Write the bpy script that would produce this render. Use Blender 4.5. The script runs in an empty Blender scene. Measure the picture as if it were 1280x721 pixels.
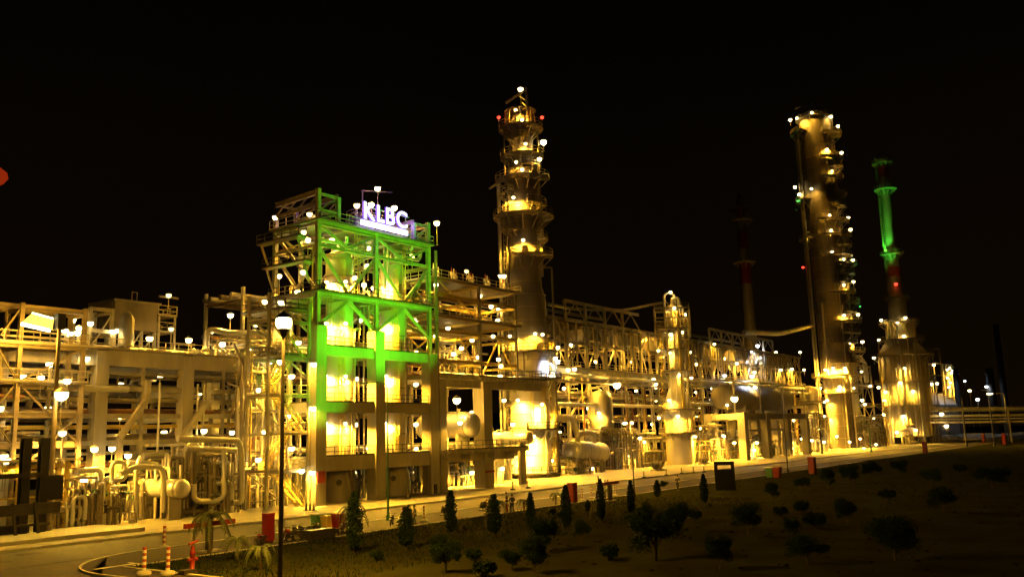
import bpy, math, random
from mathutils import Vector
R_=random.Random(7)
PI=math.pi
S=bpy.context.scene
COL=S.collection
# ------------------------------------------------------------ camera geometry
F=1100.;H=7.;CX=640.;CY=360.5
pitch=math.atan((547-CY)/F); roll=math.atan(0.030); yaw=math.radians(36)
def _rot():
    f=Vector((math.cos(yaw)*math.cos(pitch),math.sin(yaw)*math.cos(pitch),math.sin(pitch)))
    r0=Vector((math.sin(yaw),-math.cos(yaw),0))
    u0=Vector((-math.cos(yaw)*math.sin(pitch),-math.sin(yaw)*math.sin(pitch),math.cos(pitch)))
    c,s=math.cos(roll),math.sin(roll)
    return c*r0-s*u0, s*r0+c*u0, f
RT,UP,FW=_rot()
RH=Vector((math.sin(yaw),-math.cos(yaw),0))
def ray(px,py): return FW+RT*((px-CX)/F)+UP*((CY-py)/F)
EYE=Vector((0,0,H))
def P(px,py,V): d=ray(px,py); return EYE+d*(V/d.y)
def PD(px,py,D): return EYE+ray(px,py)*D
def G(px,py,z=0): d=ray(px,py); return EYE+d*((z-H)/d.z)
def proj(v):
    q=Vector(v)-EYE; z=q.dot(FW); return CX+F*q.dot(RT)/z, CY-F*q.dot(UP)/z
def zat(U,V,py):
    a,b=-5.,220.
    for _ in range(40):
        m=(a+b)/2
        if proj((U,V,m))[1]>py: a=m
        else: b=m
    return a
# ------------------------------------------------------------ materials
def mat(name,col,rough=.6,metal=0,var=.25,scale=1.5,bump=.0,col2=None,detail=6,streak=False):
    m=bpy.data.materials.new(name); m.use_nodes=True; nt=m.node_tree; N=nt.nodes; L=nt.links
    b=N['Principled BSDF']; b.inputs['Roughness'].default_value=rough; b.inputs['Metallic'].default_value=metal
    tc=N.new('ShaderNodeTexCoord'); mp=N.new('ShaderNodeMapping')
    if streak: mp.inputs['Scale'].default_value=(1,1,.15)
    L.new(tc.outputs['Object'],mp.inputs[0])
    n=N.new('ShaderNodeTexNoise'); n.inputs['Scale'].default_value=scale; n.inputs['Detail'].default_value=detail; n.inputs['Roughness'].default_value=.65
    L.new(mp.outputs[0],n.inputs['Vector'])
    rp=N.new('ShaderNodeValToRGB'); rp.color_ramp.elements[0].position=.3; rp.color_ramp.elements[1].position=.72
    c2=col2 or tuple(c*(1-var) for c in col)
    rp.color_ramp.elements[0].color=(*c2,1); rp.color_ramp.elements[1].color=(*col,1)
    L.new(n.outputs['Fac'],rp.inputs[0]); L.new(rp.outputs[0],b.inputs['Base Color'])
    rr=N.new('ShaderNodeMapRange'); rr.inputs['To Min'].default_value=max(0,rough-.12); rr.inputs['To Max'].default_value=min(1,rough+.12)
    L.new(n.outputs['Fac'],rr.inputs[0]); L.new(rr.outputs[0],b.inputs['Roughness'])
    if bump:
        n2=N.new('ShaderNodeTexNoise'); n2.inputs['Scale'].default_value=scale*8; n2.inputs['Detail'].default_value=4
        L.new(tc.outputs['Object'],n2.inputs['Vector'])
        bp=N.new('ShaderNodeBump'); bp.inputs['Strength'].default_value=bump; bp.inputs['Distance'].default_value=.05
        L.new(n2.outputs['Fac'],bp.inputs['Height']); L.new(bp.outputs[0],b.inputs['Normal'])
    return m
def emis(name,col,st,sample=False):
    m=bpy.data.materials.new(name); m.use_nodes=True; nt=m.node_tree
    for n in list(nt.nodes): nt.nodes.remove(n)
    o=nt.nodes.new('ShaderNodeOutputMaterial'); e=nt.nodes.new('ShaderNodeEmission')
    e.inputs[0].default_value=(*col,1); e.inputs[1].default_value=st; nt.links.new(e.outputs[0],o.inputs[0])
    if not sample: m.cycles.emission_sampling='NONE'
    return m
M=dict(
 conc=mat('concrete',(.39,.36,.30),.85,0,.35,.7,.3,streak=True),
 steel=mat('painted_steel',(.43,.39,.30),.5,0,.5,.9),
 steel2=mat('weathered_steel',(.27,.22,.16),.55,0,.5,.8),
 yel=mat('yellow_paint',(.62,.47,.10),.45,0,.25,2),
 clad=mat('aluminium_cladding',(.62,.60,.56),.42,.55,.28,.8,.08,streak=True),
 clad2=mat('dull_cladding',(.38,.35,.30),.5,.45,.5,.5,.08,streak=True),
 rust=mat('rusty_steel',(.24,.12,.06),.8,0,.5,2.5,.2), pipe=mat('bare_pipe',(.24,.20,.15),.45,.25,.4,1.5),
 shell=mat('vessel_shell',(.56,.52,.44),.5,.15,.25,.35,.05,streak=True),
 dark=mat('dark_steel',(.05,.045,.04),.5,.2,.4,2),
 grate=mat('grating',(.26,.23,.18),.6,.4,.4,6,.4),
 rail=mat('railing_steel',(.40,.36,.26),.5,.3,.2,3),
 red=mat('red_paint',(.24,.018,.012),.45,0,.3,1.5),
 orange=mat('orange_paint',(.36,.05,.015),.45,0,.25,1.5),
 white=mat('white_paint',(.75,.73,.68),.5,0,.15,2),
 green=mat('green_paint',(.06,.20,.09),.5,0,.3,2),
 black=mat('black_rubber',(.02,.02,.02),.6,0,.3,4),
 asph=mat('asphalt',(.075,.062,.048),.8,0,.6,.22,.6,detail=10),
 asph2=mat('dark_asphalt',(.045,.035,.028),.85,0,.4,.5,.5),
 floor=mat('stained_concrete',(.36,.32,.24),.8,0,.65,.13,.25,detail=9),
 kerb=mat('kerb_concrete',(.42,.40,.34),.85,0,.35,.8,.3),
 grass=mat('grass_ground',(.030,.034,.011),.9,0,.5,.25,.6,col2=(.017,.014,.006)),
 blade=mat('grass_blades',(.018,.03,.008),.7,0,.4,2),
 leaf=mat('leaves',(.035,.06,.018),.6,0,.5,2.5),
 leafd=mat('dark_leaves',(.022,.04,.014),.6,0,.5,2.5),
 palm=mat('palm_fronds',(.08,.10,.03),.55,0,.4,2),
 bark=mat('bark',(.10,.075,.05),.9,0,.4,6,.5),
 line=mat('road_line_paint',(.70,.68,.60),.7,0,.35,3,.2),
 skin=mat('skin',(.35,.20,.12),.6,0,.1,6), hair=mat('hair',(.015,.012,.01),.6,0,.2,20),
 cloth=mat('dark_cloth',(.035,.04,.06),.9,0,.3,9), cloth2=mat('light_cloth',(.42,.36,.28),.9,0,.2,9),
 cloth3=mat('maroon_cloth',(.18,.03,.03),.9,0,.2,9),
 chrome=mat('chrome',(.6,.6,.6),.2,1,.1,4), hill=mat('hill_soil',(.018,.018,.012),.95,0,.4,.02),
 shelld=mat('dimmed_cladding',(.24,.21,.17),.6,.15,.5,.35,.08,streak=True), roof=mat('pale_roof',(.55,.58,.62),.6,0,.15,.3), brick=mat('furnace_casing',(.42,.36,.27),.7,0,.35,.4,.1,streak=True),  # shelld: weak light on the tall columns is put into its colour
)
SOD=(1.0,.49,.034)
for _k,_v in dict(grass=0,blade=0,leaf=0,leafd=0,asph=.15,asph2=.1,floor=.2,hill=0,black=.25,bark=.1).items(): M[_k].node_tree.nodes['Principled BSDF'].inputs['Specular IOR Level'].default_value=_v
M['globe']=emis('lamp_globe',(1,.78,.32),6)
M['globew']=emis('white_lamp_globe',(.85,.9,1),4)
M['glober']=emis('red_beacon_glass',(1,.04,.02),1)
M['globes']=emis('small_lamp_globe',(1,.70,.25),1)
M['sign']=emis('sign_white_face',(.62,.58,1),.75,True)
M['signv']=emis('sign_violet_glow',(.22,.08,1),.4,True)
M['flame']=emis('flame',(1,.07,.01),.05)
M['lens']=emis('floodlight_lens',(1,.85,.42),3)
M['lensy']=emis('floodlight_diffuser',(1,.58,.06),.6)
M['gglass']=emis('green_floodlight_glass',(.1,1,.2),1)
# ------------------------------------------------------------ mesh builder
class MB:
    def __init__(s): s.v=[];s.f=[];s.sm=[]
    def add(s,vs,fs,sm=False):
        o=len(s.v); s.v+= [tuple(v) for v in vs]; s.f+=[tuple(i+o for i in f) for f in fs]; s.sm+=[sm]*len(fs); return s
    def box(s,x0,x1,y0,y1,z0,z1):
        return s.add([(x0,y0,z0),(x1,y0,z0),(x1,y1,z0),(x0,y1,z0),(x0,y0,z1),(x1,y0,z1),(x1,y1,z1),(x0,y1,z1)],
          [(0,3,2,1),(4,5,6,7),(0,1,5,4),(1,2,6,5),(2,3,7,6),(3,0,4,7)])
    def bar(s,p,q,w,h=None):
        h=h or w; p=Vector(p);q=Vector(q);d=(q-p)
        if d.length<1e-4: return s
        d.normalize(); up=Vector((0,0,1)) if abs(d.z)<.95 else Vector((0,1,0))
        a=d.cross(up).normalized()*w/2; b=a.cross(d).normalized()*h/2
        vs=[p-a-b,p+a-b,p+a+b,p-a+b,q-a-b,q+a-b,q+a+b,q-a+b]
        return s.add(vs,[(0,1,2,3),(7,6,5,4),(0,4,5,1),(1,5,6,2),(2,6,7,3),(3,7,4,0)])
    def hbar(s,p,q,w,h):   # rolled H section: two flanges and a web
        p=Vector(p);q=Vector(q);d=(q-p).normalized(); up=Vector((0,0,1)) if abs(d.z)<.95 else Vector((0,1,0))
        a=d.cross(up).normalized(); b=a.cross(d).normalized(); t=w*.14
        for sg in (-1,1):
            o=b*(sg*(h/2-t/2)); 
            A=a*w/2;B=b*t/2
            vs=[p+o-A-B,p+o+A-B,p+o+A+B,p+o-A+B,q+o-A-B,q+o+A-B,q+o+A+B,q+o-A+B]
            s.add(vs,[(0,1,2,3),(7,6,5,4),(0,4,5,1),(1,5,6,2),(2,6,7,3),(3,7,4,0)])
        A=a*t/2;B=b*(h/2-t)
        vs=[p-A-B,p+A-B,p+A+B,p-A+B,q-A-B,q+A-B,q+A+B,q-A+B]
        return s.add(vs,[(0,1,2,3),(7,6,5,4),(0,4,5,1),(1,5,6,2),(2,6,7,3),(3,7,4,0)])
    def tube(s,p,q,r,seg=8,r2=None,cap=True):
        p=Vector(p);q=Vector(q);d=q-p
        if d.length<1e-5: return s
        d.normalize(); up=Vector((0,0,1)) if abs(d.z)<.95 else Vector((1,0,0))
        a=d.cross(up).normalized(); b=a.cross(d); r2=r if r2 is None else r2
        vs=[p+(a*math.cos(2*PI*i/seg)+b*math.sin(2*PI*i/seg))*r for i in range(seg)]+[q+(a*math.cos(2*PI*i/seg)+b*math.sin(2*PI*i/seg))*r2 for i in range(seg)]
        s.add(vs,[(i,i+seg,(i+1)%seg+seg,(i+1)%seg) for i in range(seg)],True)
        if cap: s.add(vs,[tuple(range(seg)),tuple(reversed(range(seg,2*seg)))])
        return s
    def path(s,pts,r,seg=8,bend=None):  # pipe with rounded elbows
        pts=[Vector(p) for p in pts]; bend=bend or r*2.2; out=[pts[0]]
        for i in range(1,len(pts)-1):
            a,b,c=pts[i-1],pts[i],pts[i+1]; l1=(a-b).length;l2=(c-b).length
            if l1<1e-4 or l2<1e-4: continue
            k=min(bend,l1*.45,l2*.45); A=b+(a-b)/l1*k; C=b+(c-b)/l2*k
            for t in (0,.33,.67,1): out.append(A*(1-t)**2+b*2*t*(1-t)+C*t*t)
        out.append(pts[-1])
        # parallel transport sweep
        d=(out[1]-out[0]).normalized(); up=Vector((0,0,1)) if abs(d.z)<.95 else Vector((1,0,0)); n=d.cross(up).normalized()
        rings=[]
        for i,p in enumerate(out):
            if i==0: t=(out[1]-out[0])
            elif i==len(out)-1: t=out[-1]-out[-2]
            else: t=(out[i+1]-out[i]).normalized()+(out[i]-out[i-1]).normalized()
            if t.length<1e-6: t=d
            t=t.normalized(); n=(n-t*n.dot(t)); n=n.normalized() if n.length>1e-6 else t.orthogonal().normalized(); b=t.cross(n)
            rings.append([p+(n*math.cos(2*PI*k/seg)+b*math.sin(2*PI*k/seg))*r for k in range(seg)])
        vs=[v for rg in rings for v in rg]; fs=[]
        for i in range(len(rings)-1):
            for k in range(seg): fs.append((i*seg+k,i*seg+(k+1)%seg,(i+1)*seg+(k+1)%seg,(i+1)*seg+k))
        s.add(vs,fs,True); s.add(vs,[tuple(reversed(range(seg))),tuple(range(len(vs)-seg,len(vs)))])
        return s
    def lathe(s,x,y,prof,seg=24,z=0,smooth=True):
        vs=[];fs=[]
        for r,h in prof:
            for k in range(seg): vs.append((x+r*math.cos(2*PI*k/seg),y+r*math.sin(2*PI*k/seg),z+h))
        for i in range(len(prof)-1):
            for k in range(seg): fs.append((i*seg+k,i*seg+(k+1)%seg,(i+1)*seg+(k+1)%seg,(i+1)*seg+k))
        s.add(vs,fs,smooth)
        s.add(vs,[tuple(reversed(range(seg))),tuple(range(len(vs)-seg,len(vs)))]); return s
    def drum(s,p,q,r,seg=20): # horizontal vessel with dished ends
        p=Vector(p);q=Vector(q);d=(q-p).normalized()
        st=[(-.28,.02),(-.26,.4),(-.19,.72),(-.09,.92),(0,1)]
        pr=[(p+d*(a*r*1.6),b*r) for a,b in st]+[(q-d*(a*r*1.6),b*r) for a,b in reversed(st)]
        up=Vector((0,0,1)) if abs(d.z)<.95 else Vector((1,0,0)); A=d.cross(up).normalized();B=A.cross(d)
        vs=[c+(A*math.cos(2*PI*k/seg)+B*math.sin(2*PI*k/seg))*rr for c,rr in pr for k in range(seg)]
        fs=[(i*seg+k,(i+1)*seg+k,(i+1)*seg+(k+1)%seg,i*seg+(k+1)%seg) for i in range(len(pr)-1) for k in range(seg)]
        s.add(vs,fs,True); s.add(vs,[tuple(range(seg)),tuple(reversed(range(len(vs)-seg,len(vs))))]); return s
    def sector(s,x,y,r0,r1,z0,z1,a0,a1,n=None):
        n=n or max(6,int(abs(a1-a0)/.2)); vs=[]
        for i in range(n+1):
            a=a0+(a1-a0)*i/n; c,q=math.cos(a),math.sin(a)
            vs+=[(x+r0*c,y+r0*q,z0),(x+r1*c,y+r1*q,z0),(x+r1*c,y+r1*q,z1),(x+r0*c,y+r0*q,z1)]
        fs=[]
        for i in range(n):
            o=i*4;p=o+4
            fs+=[(o,p,p+1,o+1),(o+1,p+1,p+2,o+2),(o+2,p+2,p+3,o+3),(o+3,p+3,p,o)]
        fs+=[(0,1,2,3),(n*4+3,n*4+2,n*4+1,n*4)]
        return s.add(vs,fs)
    def ball(s,c,r,seg=12,rz=None):
        c=Vector(c); rz=rz or r
        return s.lathe(c.x,c.y,[(r*math.sin(PI*i/8)+.0005,-rz*math.cos(PI*i/8)) for i in range(9)],seg,c.z)
    def build(s,name,m,parent=None):
        me=bpy.data.meshes.new(name); o=ORG.get(parent.name,Vector((0,0,0))) if parent else Vector((0,0,0))
        me.from_pydata([(v[0]-o.x,v[1]-o.y,v[2]-o.z) for v in s.v],[],s.f); me.update()
        me.polygons.foreach_set('use_smooth',s.sm); me.materials.append(M[m] if isinstance(m,str) else m)
        ob=bpy.data.objects.new(name,me); COL.objects.link(ob)
        if parent: ob.parent=parent; ORG[ob.name]=o
        return ob
ORG={}
def thing(name,label,cat,loc,group=None):
    o=bpy.data.objects.new(name,None); COL.objects.link(o); o.empty_display_size=.5
    o.location=loc; ORG[o.name]=Vector(loc); o['label']=label;o['category']=cat
    if group:o['group']=group
    return o
def tag(o,label,cat,group=None): 
    o['label']=label;o['category']=cat
    if group:o['group']=group
    return o
def copy_tree(o,loc,rz=0,label=None,group=None,scale=None):
    r=o.copy(); COL.objects.link(r); r.location=loc; r.rotation_euler=(0,0,rz); ORG[r.name]=Vector(loc)
    if label:r['label']=label
    if group:r['group']=group
    if scale:r.scale=scale if hasattr(scale,'__len__') else (scale,)*3
    def rec(a,b):
        for ch in list(a.children):
            c=ch.copy(); COL.objects.link(c); c.parent=b; rec(ch,c)
    rec(o,r); return r
def struct(name,mb,m):
    o=mb.build(name,m); o['kind']='structure'; return o
def rails(mb,pts,z,h=1.1,r=.035,closed=False,step=1.6):
    pts=[Vector((p[0],p[1],z)) for p in pts]
    seq=list(zip(pts,pts[1:]+([pts[0]] if closed else [])))
    if not closed: seq=seq[:len(pts)-1]
    for a,b in seq:
        L=(b-a).length; n=max(1,round(L/step))
        for i in range(n+1):
            p=a.lerp(b,i/n); mb.bar(p,p+Vector((0,0,h)),r*2)
        for k in (.5,1): mb.bar(a+Vector((0,0,h*k)),b+Vector((0,0,h*k)),r*2)
        mb.bar(a+Vector((0,0,.08)),b+Vector((0,0,.08)),.02,.16)
def ladder(mb,x,y,z0,z1,ang,w=.5,cage=True):
    t=Vector((-math.sin(ang),math.cos(ang),0))*w/2; n=Vector((math.cos(ang),math.sin(ang),0))
    p=Vector((x,y,0))
    for s in(-1,1): mb.bar(p+t*s+Vector((0,0,z0)),p+t*s+Vector((0,0,z1)),.07)
    z=z0+.3
    while z<z1: mb.bar(p-t+Vector((0,0,z)),p+t+Vector((0,0,z)),.04); z+=.45
    if cage and z1-z0>3:
        z=z0+2.3
        while z<z1:
            q=[p+t*1.3*math.cos(a)*1.0+n*.75*math.sin(a)+Vector((0,0,z)) for a in (0,PI/4,PI/2,3*PI/4,PI)]
            for a,b in zip(q,q[1:]): mb.bar(a,b,.05)
            z+=1.1
        for a in (PI/4,PI/2,3*PI/4):
            b=p+t*1.3*math.cos(a)+n*.75*math.sin(a); mb.bar(b+Vector((0,0,z0+2.3)),b+Vector((0,0,z1)),.04)
def stair(mb,p,q,w):  # flight from p (low) to q (high), width vector w
    p=Vector(p);q=Vector(q);w=Vector(w)
    for s in (0,1):
        mb.bar(p+w*s,q+w*s,.08,.28); mb.bar(p+w*s+Vector((0,0,1)),q+w*s+Vector((0,0,1)),.07); mb.bar(p+w*s+Vector((0,0,.55)),q+w*s+Vector((0,0,.55)),.05)
        for i in range(5):
            a=p.lerp(q,i/4)+w*s; mb.bar(a,a+Vector((0,0,1)),.06)
    n=max(3,int((q.z-p.z)/.28)); d=(q-p)/n; hd=Vector((d.x,d.y,0))*.5
    for i in range(n):
        c=p+d*(i+.5); mb.add([c-hd,c+hd,c+hd+w,c-hd+w,c-hd-Vector((0,0,.04)),c+hd-Vector((0,0,.04)),c+hd+w-Vector((0,0,.04)),c-hd+w-Vector((0,0,.04))],[(0,1,2,3),(7,6,5,4),(0,4,5,1),(1,5,6,2),(2,6,7,3),(3,7,4,0)])
# ------------------------------------------------------------ lamps
PROTO={};HOST={};LD={}
HP={}
def light(P_,col=SOD,rad=.3):
    k=('p',P_,col,rad)
    if k not in LD:
        l=bpy.data.lights.new('lamp_light','POINT'); l.energy=P_*1.8; l.color=col; l.shadow_soft_size=rad; LD[k]=l
    o=bpy.data.objects.new('lamp_light',LD[k]); COL.objects.link(o); return o
def light_down(P_,col,rad):
    k=('s',P_,col,rad)
    if k not in LD:
        l=bpy.data.lights.new('lamp_light','SPOT'); l.energy=P_*4.2; l.color=col; l.shadow_soft_size=rad; l.spot_size=math.radians(164); l.spot_blend=.3; LD[k]=l
    o=bpy.data.objects.new('lamp_light',LD[k]); COL.objects.link(o); return o
def lamp_proto(kind,h,gs,gm):
    k=(kind,h,gs,gm)
    if k in PROTO: return PROTO[k]
    parts=[]
    def mk(name,mb,m):
        me=bpy.data.meshes.new(name); me.from_pydata(mb.v,[],mb.f); me.polygons.foreach_set('use_smooth',mb.sm); me.materials.append(M[m]); parts.append((name,me))
    if kind=='post':
        a=MB(); a.tube((0,0,-h),(0,0,-gs*.8),.045,6); a.bar((0,0,-h),(0,0,-h+.06),.22); mk('pole',a,'rail')
        b=MB(); b.lathe(0,0,[(gs*1.25,gs*.35),(gs*.9,gs*.8),(gs*.25,gs*1.15),(.02,gs*1.3)],12); mk('shade',b,'rail')
    else: # bulkhead on a short arm, arm towards +x
        a=MB(); a.path([(h,0,gs*.9),(0,0,gs*.9),(0,0,gs*.6)],.05,6); a.box(h-.04,h+.02,-.12,.12,gs*.9-.15,gs*.9+.15); mk('bracket',a,'rail')
        b=MB(); b.lathe(0,0,[(gs*1.1,gs*.5),(gs*.8,gs*.85),(gs*.2,gs*1.1),(.02,gs*1.15)],12); mk('shade',b,'rail')
    c=MB(); c.ball((0,0,0),gs,12); mk('globe',c,gm)
    PROTO[k]=parts; return parts
NL=[0]
def lampat(p,host,P_=500,kind='post',h=2.2,gs=.3,gm='globe',col=SOD,ang=0,name='post_lamp'):
    gs*=1.3
    p=Vector(p); base=p-Vector((0,0,h)) if kind=='post' else p
    r=bpy.data.objects.new(name if kind=='post' else 'bulkhead_lamp',None); COL.objects.link(r); r.location=base; r.rotation_euler=(0,0,ang)
    off=Vector((0,0,h)) if kind=='post' else Vector((0,0,0))
    for n,me in lamp_proto(kind,h,gs,gm):
        o=bpy.data.objects.new(n,me); COL.objects.link(o); o.parent=r; o.location=off
    if P_>0:
        l=light(P_,col,gs*1.12) if ('starry' in host or gm=='glober') else light_down(P_,col,gs*1.12); l.parent=r; l.location=off
    r['category']='lamp'; HOST.setdefault(host,[]).append((proj(p),r,gm,gs)); NL[0]+=1
    return r
ORD=['first','second','third','fourth','fifth','sixth','seventh','eighth','ninth','tenth','eleventh','twelfth','thirteenth','fourteenth','fifteenth','sixteenth','seventeenth','eighteenth','nineteenth','twentieth']
ORD+=['twenty-'+o for o in ORD[:9]]+['thirtieth']+['thirty-'+o for o in ORD[:9]]+['fortieth']+['forty-'+o for o in ORD[:9]]
ORD[19]='twentieth'
def finish_lamps():
    for host,l in HOST.items():
        l.sort(key=lambda t:(t[0][1] if HP.get(host)=='v' else t[0][0]))
        n=len(l)
        for i,(q,r,gm,gs) in enumerate(l):
            c={'globe':'glowing yellow','globew':'cold white','glober':'small red','globes':'dim yellow'}[gm]
            if n==1: r['label']=f'{c} lamp {host}'
            elif HP.get(host)=='v': r['label']=f'{c} lamp {host}, {ORD[i]} from top'
            else: r['label']=f'{c} lamp {host}, {ORD[i]} from left'
            if n>1: r['group']='lamps '+host
def plamp(px,py,V,host,P_=500,**k): return lampat(P(px,py,V),host,P_,**k)
def spot(p,q,P_,col,ang,blend=.3,rad=.2,parent=None):
    l=bpy.data.lights.new('spot_light','SPOT'); l.energy=P_; l.color=col; l.spot_size=math.radians(ang); l.spot_blend=blend; l.shadow_soft_size=rad
    o=bpy.data.objects.new('spot_light',l); COL.objects.link(o)
    d=Vector(q)-Vector(p); o.rotation_euler=d.to_track_quat('-Z','Y').to_euler(); o.location=p
    if parent: o.parent=parent; o.location=Vector(p)-ORG[parent.name]
    return o
def floodlight(p,q,P_,col,ang,label,gm='gglass',blend=.3):
    p=Vector(p);q=Vector(q); d=(q-p).normalized(); t=thing('floodlight',label,'floodlight',p-Vector((0,0,.7)))
    s=d.cross(Vector((0,0,1))).normalized()
    a=MB(); a.bar(p-d*.35,p,.55,.45); a.build('housing','dark',t)
    b=MB(); b.bar(p,p+d*.02,.48,.38); b.build('lens',gm,t)
    c=MB(); c.bar(p-Vector((0,0,.7)),p-Vector((0,0,.4)),.08); c.bar(p-s*.33-Vector((0,0,.4)),p+s*.33-Vector((0,0,.4)),.06)
    for k in(-1,1): c.bar(p+s*.33*k-Vector((0,0,.4)),p+s*.33*k-d*.15,.06)
    c.box(p.x-.3,p.x+.3,p.y-.3,p.y+.3,p.z-.7,p.z-.62); c.build('stand','dark',t)
    spot(p+d*.08,q,P_,col,ang,blend,.15,t); return t
# ------------------------------------------------------------ generic plant pieces
def valve(t,c,ax,r,m='green'):
    c=Vector(c); ax=Vector(ax); mb=MB()
    mb.tube(c-ax*r*2.2,c-ax*r*1.8,r*1.7,8); mb.tube(c+ax*r*1.8,c+ax*r*2.2,r*1.7,8); mb.tube(c-ax*r*1.8,c,r*1.3,8,r*.9); mb.tube(c,c+ax*r*1.8,r*.9,8,r*1.3)
    side=Vector((0,-1,0)) if abs(ax.z)>.5 else Vector((0,0,1))
    mb.tube(c,c+side*r*3.6,r*.35,6); mb.ball(c+side*r*1.4,r*.8,8)
    v=mb.build('valve',m,t)
    hw=MB(); e=c+side*r*3.6; a=side.orthogonal().normalized(); b=a.cross(side)
    ring=[e+(a*math.cos(k*PI/5)+b*math.sin(k*PI/5))*r*1.6 for k in range(11)]
    for p,q in zip(ring,ring[1:]): hw.bar(p,q,r*.25)
    hw.bar(ring[0],ring[5],r*.2); hw.bar(ring[2],ring[7],r*.2); hw.build('handwheel','red' if m=='green' and c.x<80 and r>.19 else 'dark',v)
def manifold(label,U0,U1,V0,V1,Z0,Z1,n,seed,rmin=.07,rmax=.22,nv=4,frame=True,mats=('clad','clad','clad2','pipe','steel','steel2','shelld'),name='piping_manifold'):
    n=int(n*1.7); rmin*=.7; rmax*=.85; nv+=3
    R=random.Random(seed); t=thing(name,label,'pipework',((U0+U1)/2,(V0+V1)/2,Z0))
    if frame:
        mb=MB()
        zt=Z0+(Z1-Z0)*R.uniform(.6,.9)
        us=[U0+.3+(U1-U0-.6)*i/max(1,int((U1-U0)/3.5)) for i in range(int((U1-U0)/3.5)+1)]
        for u in us:
            for v in (V0+.3,V1-.3): mb.hbar((u,v,Z0),(u,v,zt),.2,.2)
            for z in (Z0+(zt-Z0)*.55,zt): mb.hbar((u,V0+.1,z),(u,V1-.1,z),.18,.18)
        for v in (V0+.3,V1-.3):
            for z in (Z0+(zt-Z0)*.55-.2,zt-.2): mb.bar((us[0],v,z),(us[-1],v,z),.15,.2)
        if len(us)>1: mb.bar((us[0],V0+.25,Z0+.2),(us[1],V0+.25,zt),.1)
        mb.build('support_frame','yel' if R.random()<.3 else 'steel',t)
    for i in range(n):
        r=R.uniform(rmin,rmax)*(1.6 if R.random()<.12 else 1); u=R.uniform(U0,U1);v=R.uniform(V0,V1)
        p=[Vector((u,v,Z0))]; z=R.uniform(Z0+(Z1-Z0)*.25,Z1); p.append(Vector((u,v,z)))
        k=R.random()
        if k<.45:
            u2=R.uniform(U0,U1); p.append(Vector((u2,v,z)))
            if R.random()<.6: p.append(Vector((u2,v,R.uniform(Z0,z*.8+Z0*.2))))
            else: p.append(Vector((u2,V1,z)))
        elif k<.7:
            v2=R.uniform(V0,V1); z2=R.uniform(Z0,Z1); p+= [Vector((u,v2,z)),Vector((u,v2,z2))]
        elif k<.9:
            p=[Vector((U0-R.uniform(0,1),v,z)),Vector((u,v,z)),Vector((u,v,Z0+R.uniform(0,.6))),Vector((R.uniform(U0,U1),v,Z0+.4)) ]
            p[-2].z=p[-1].z=Z0+R.uniform(.3,.9)
        MB().path(p,r,8).build('pipe',R.choice(mats),t)
    for i in range(nv):
        u=R.uniform(U0,U1);v=R.uniform(V0,V0+(V1-V0)*.5);z=Z0+R.uniform(.8,max(1.,(Z1-Z0)*.7)); r=R.uniform(.1,.2); ax=(0,0,1) if R.random()<.6 else (1,0,0)
        m_=MB();a=Vector(ax); m_.path([Vector((u,v,Z0)),Vector((u,v,z+1))] if a.z else [Vector((u-1,v,Z0)),Vector((u-1,v,z)),Vector((u+1,v,z)),Vector((u+1,v,Z0))],r*.9,8).build('pipe',R.choice(mats),t)
        valve(t,(u,v,z),ax,r,R.choice(['green','steel2','pipe','dark']))
    return t
def pump(label,x,y,rz,m='green',s=1):
    t=thing('pump',label,'pump',(x,y,0)); c,q=math.cos(rz),math.sin(rz)
    def T(a,b,z): return (x+(a*c-b*q)*s,y+(a*q+b*c)*s,z*s)
    mb=MB(); mb.bar(T(-1.3,0,.12),T(1.3,0,.12),1*s,.24*s); mb.build('base','conc',t)
    mb=MB(); mb.tube(T(-1.2,0,.75),T(-.1,0,.75),.36*s,12); mb.tube(T(-1.35,0,.75),T(-1.2,0,.75),.3*s,12); mb.bar(T(-.9,0,.3),T(-.4,0,.3),.5*s,.3*s); mb.build('motor',m,t)
    mb=MB(); mb.tube(T(-.1,0,.75),T(.5,0,.75),.1*s,8); mb.tube(T(.5,0,.75),T(1,0,.75),.42*s,12); mb.tube(T(.75,0,.75),T(.75,0,1.7),.14*s,8); mb.tube(T(1,0,.75),T(1.5,0,.75),.16*s,8); mb.bar(T(.6,0,.3),T(.9,0,.3),.4*s,.3*s); mb.build('casing','pipe',t)
    return t
def hdrum(name,label,p,q,r,z0,m='clad',saddles=True,noz=3,cat='vessel'):
    p=Vector(p);q=Vector(q); t=thing(name,label,cat,((p.x+q.x)/2,(p.y+q.y)/2,z0))
    MB().drum(p,q,r).build('shell',m,t); d=q-p
    if saddles:
        for k in (.2,.8):
            c=p+d*k; mb=MB(); u=d.normalized()
            s=Vector((-u.y,u.x,0))*r*.75
            mb.bar(c-s+Vector((0,0,(z0-c.z+ -r*.3)/2)),c+s+Vector((0,0,(z0-c.z-r*.3)/2)),.5,abs(c.z-z0-r*.3))
            mb.build('saddle','conc',t)
    for k in range(noz):
        c=p+d*((k+.6)/(noz+.2)); mb=MB(); mb.tube(c+Vector((0,0,r*.9)),c+Vector((0,0,r+.5)),.22,8); mb.tube(c+Vector((0,0,r+.5)),c+Vector((0,0,r+.6)),.34,8); mb.build('nozzle','pipe',t)
    mb=MB()
    for k in (.05,.35,.65,.95):
        c=p+d*k; mb.tube(c-d.normalized()*.06,c+d.normalized()*.06,r+.03,20)
    mb.build('band','clad2',t)
    return t
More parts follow.
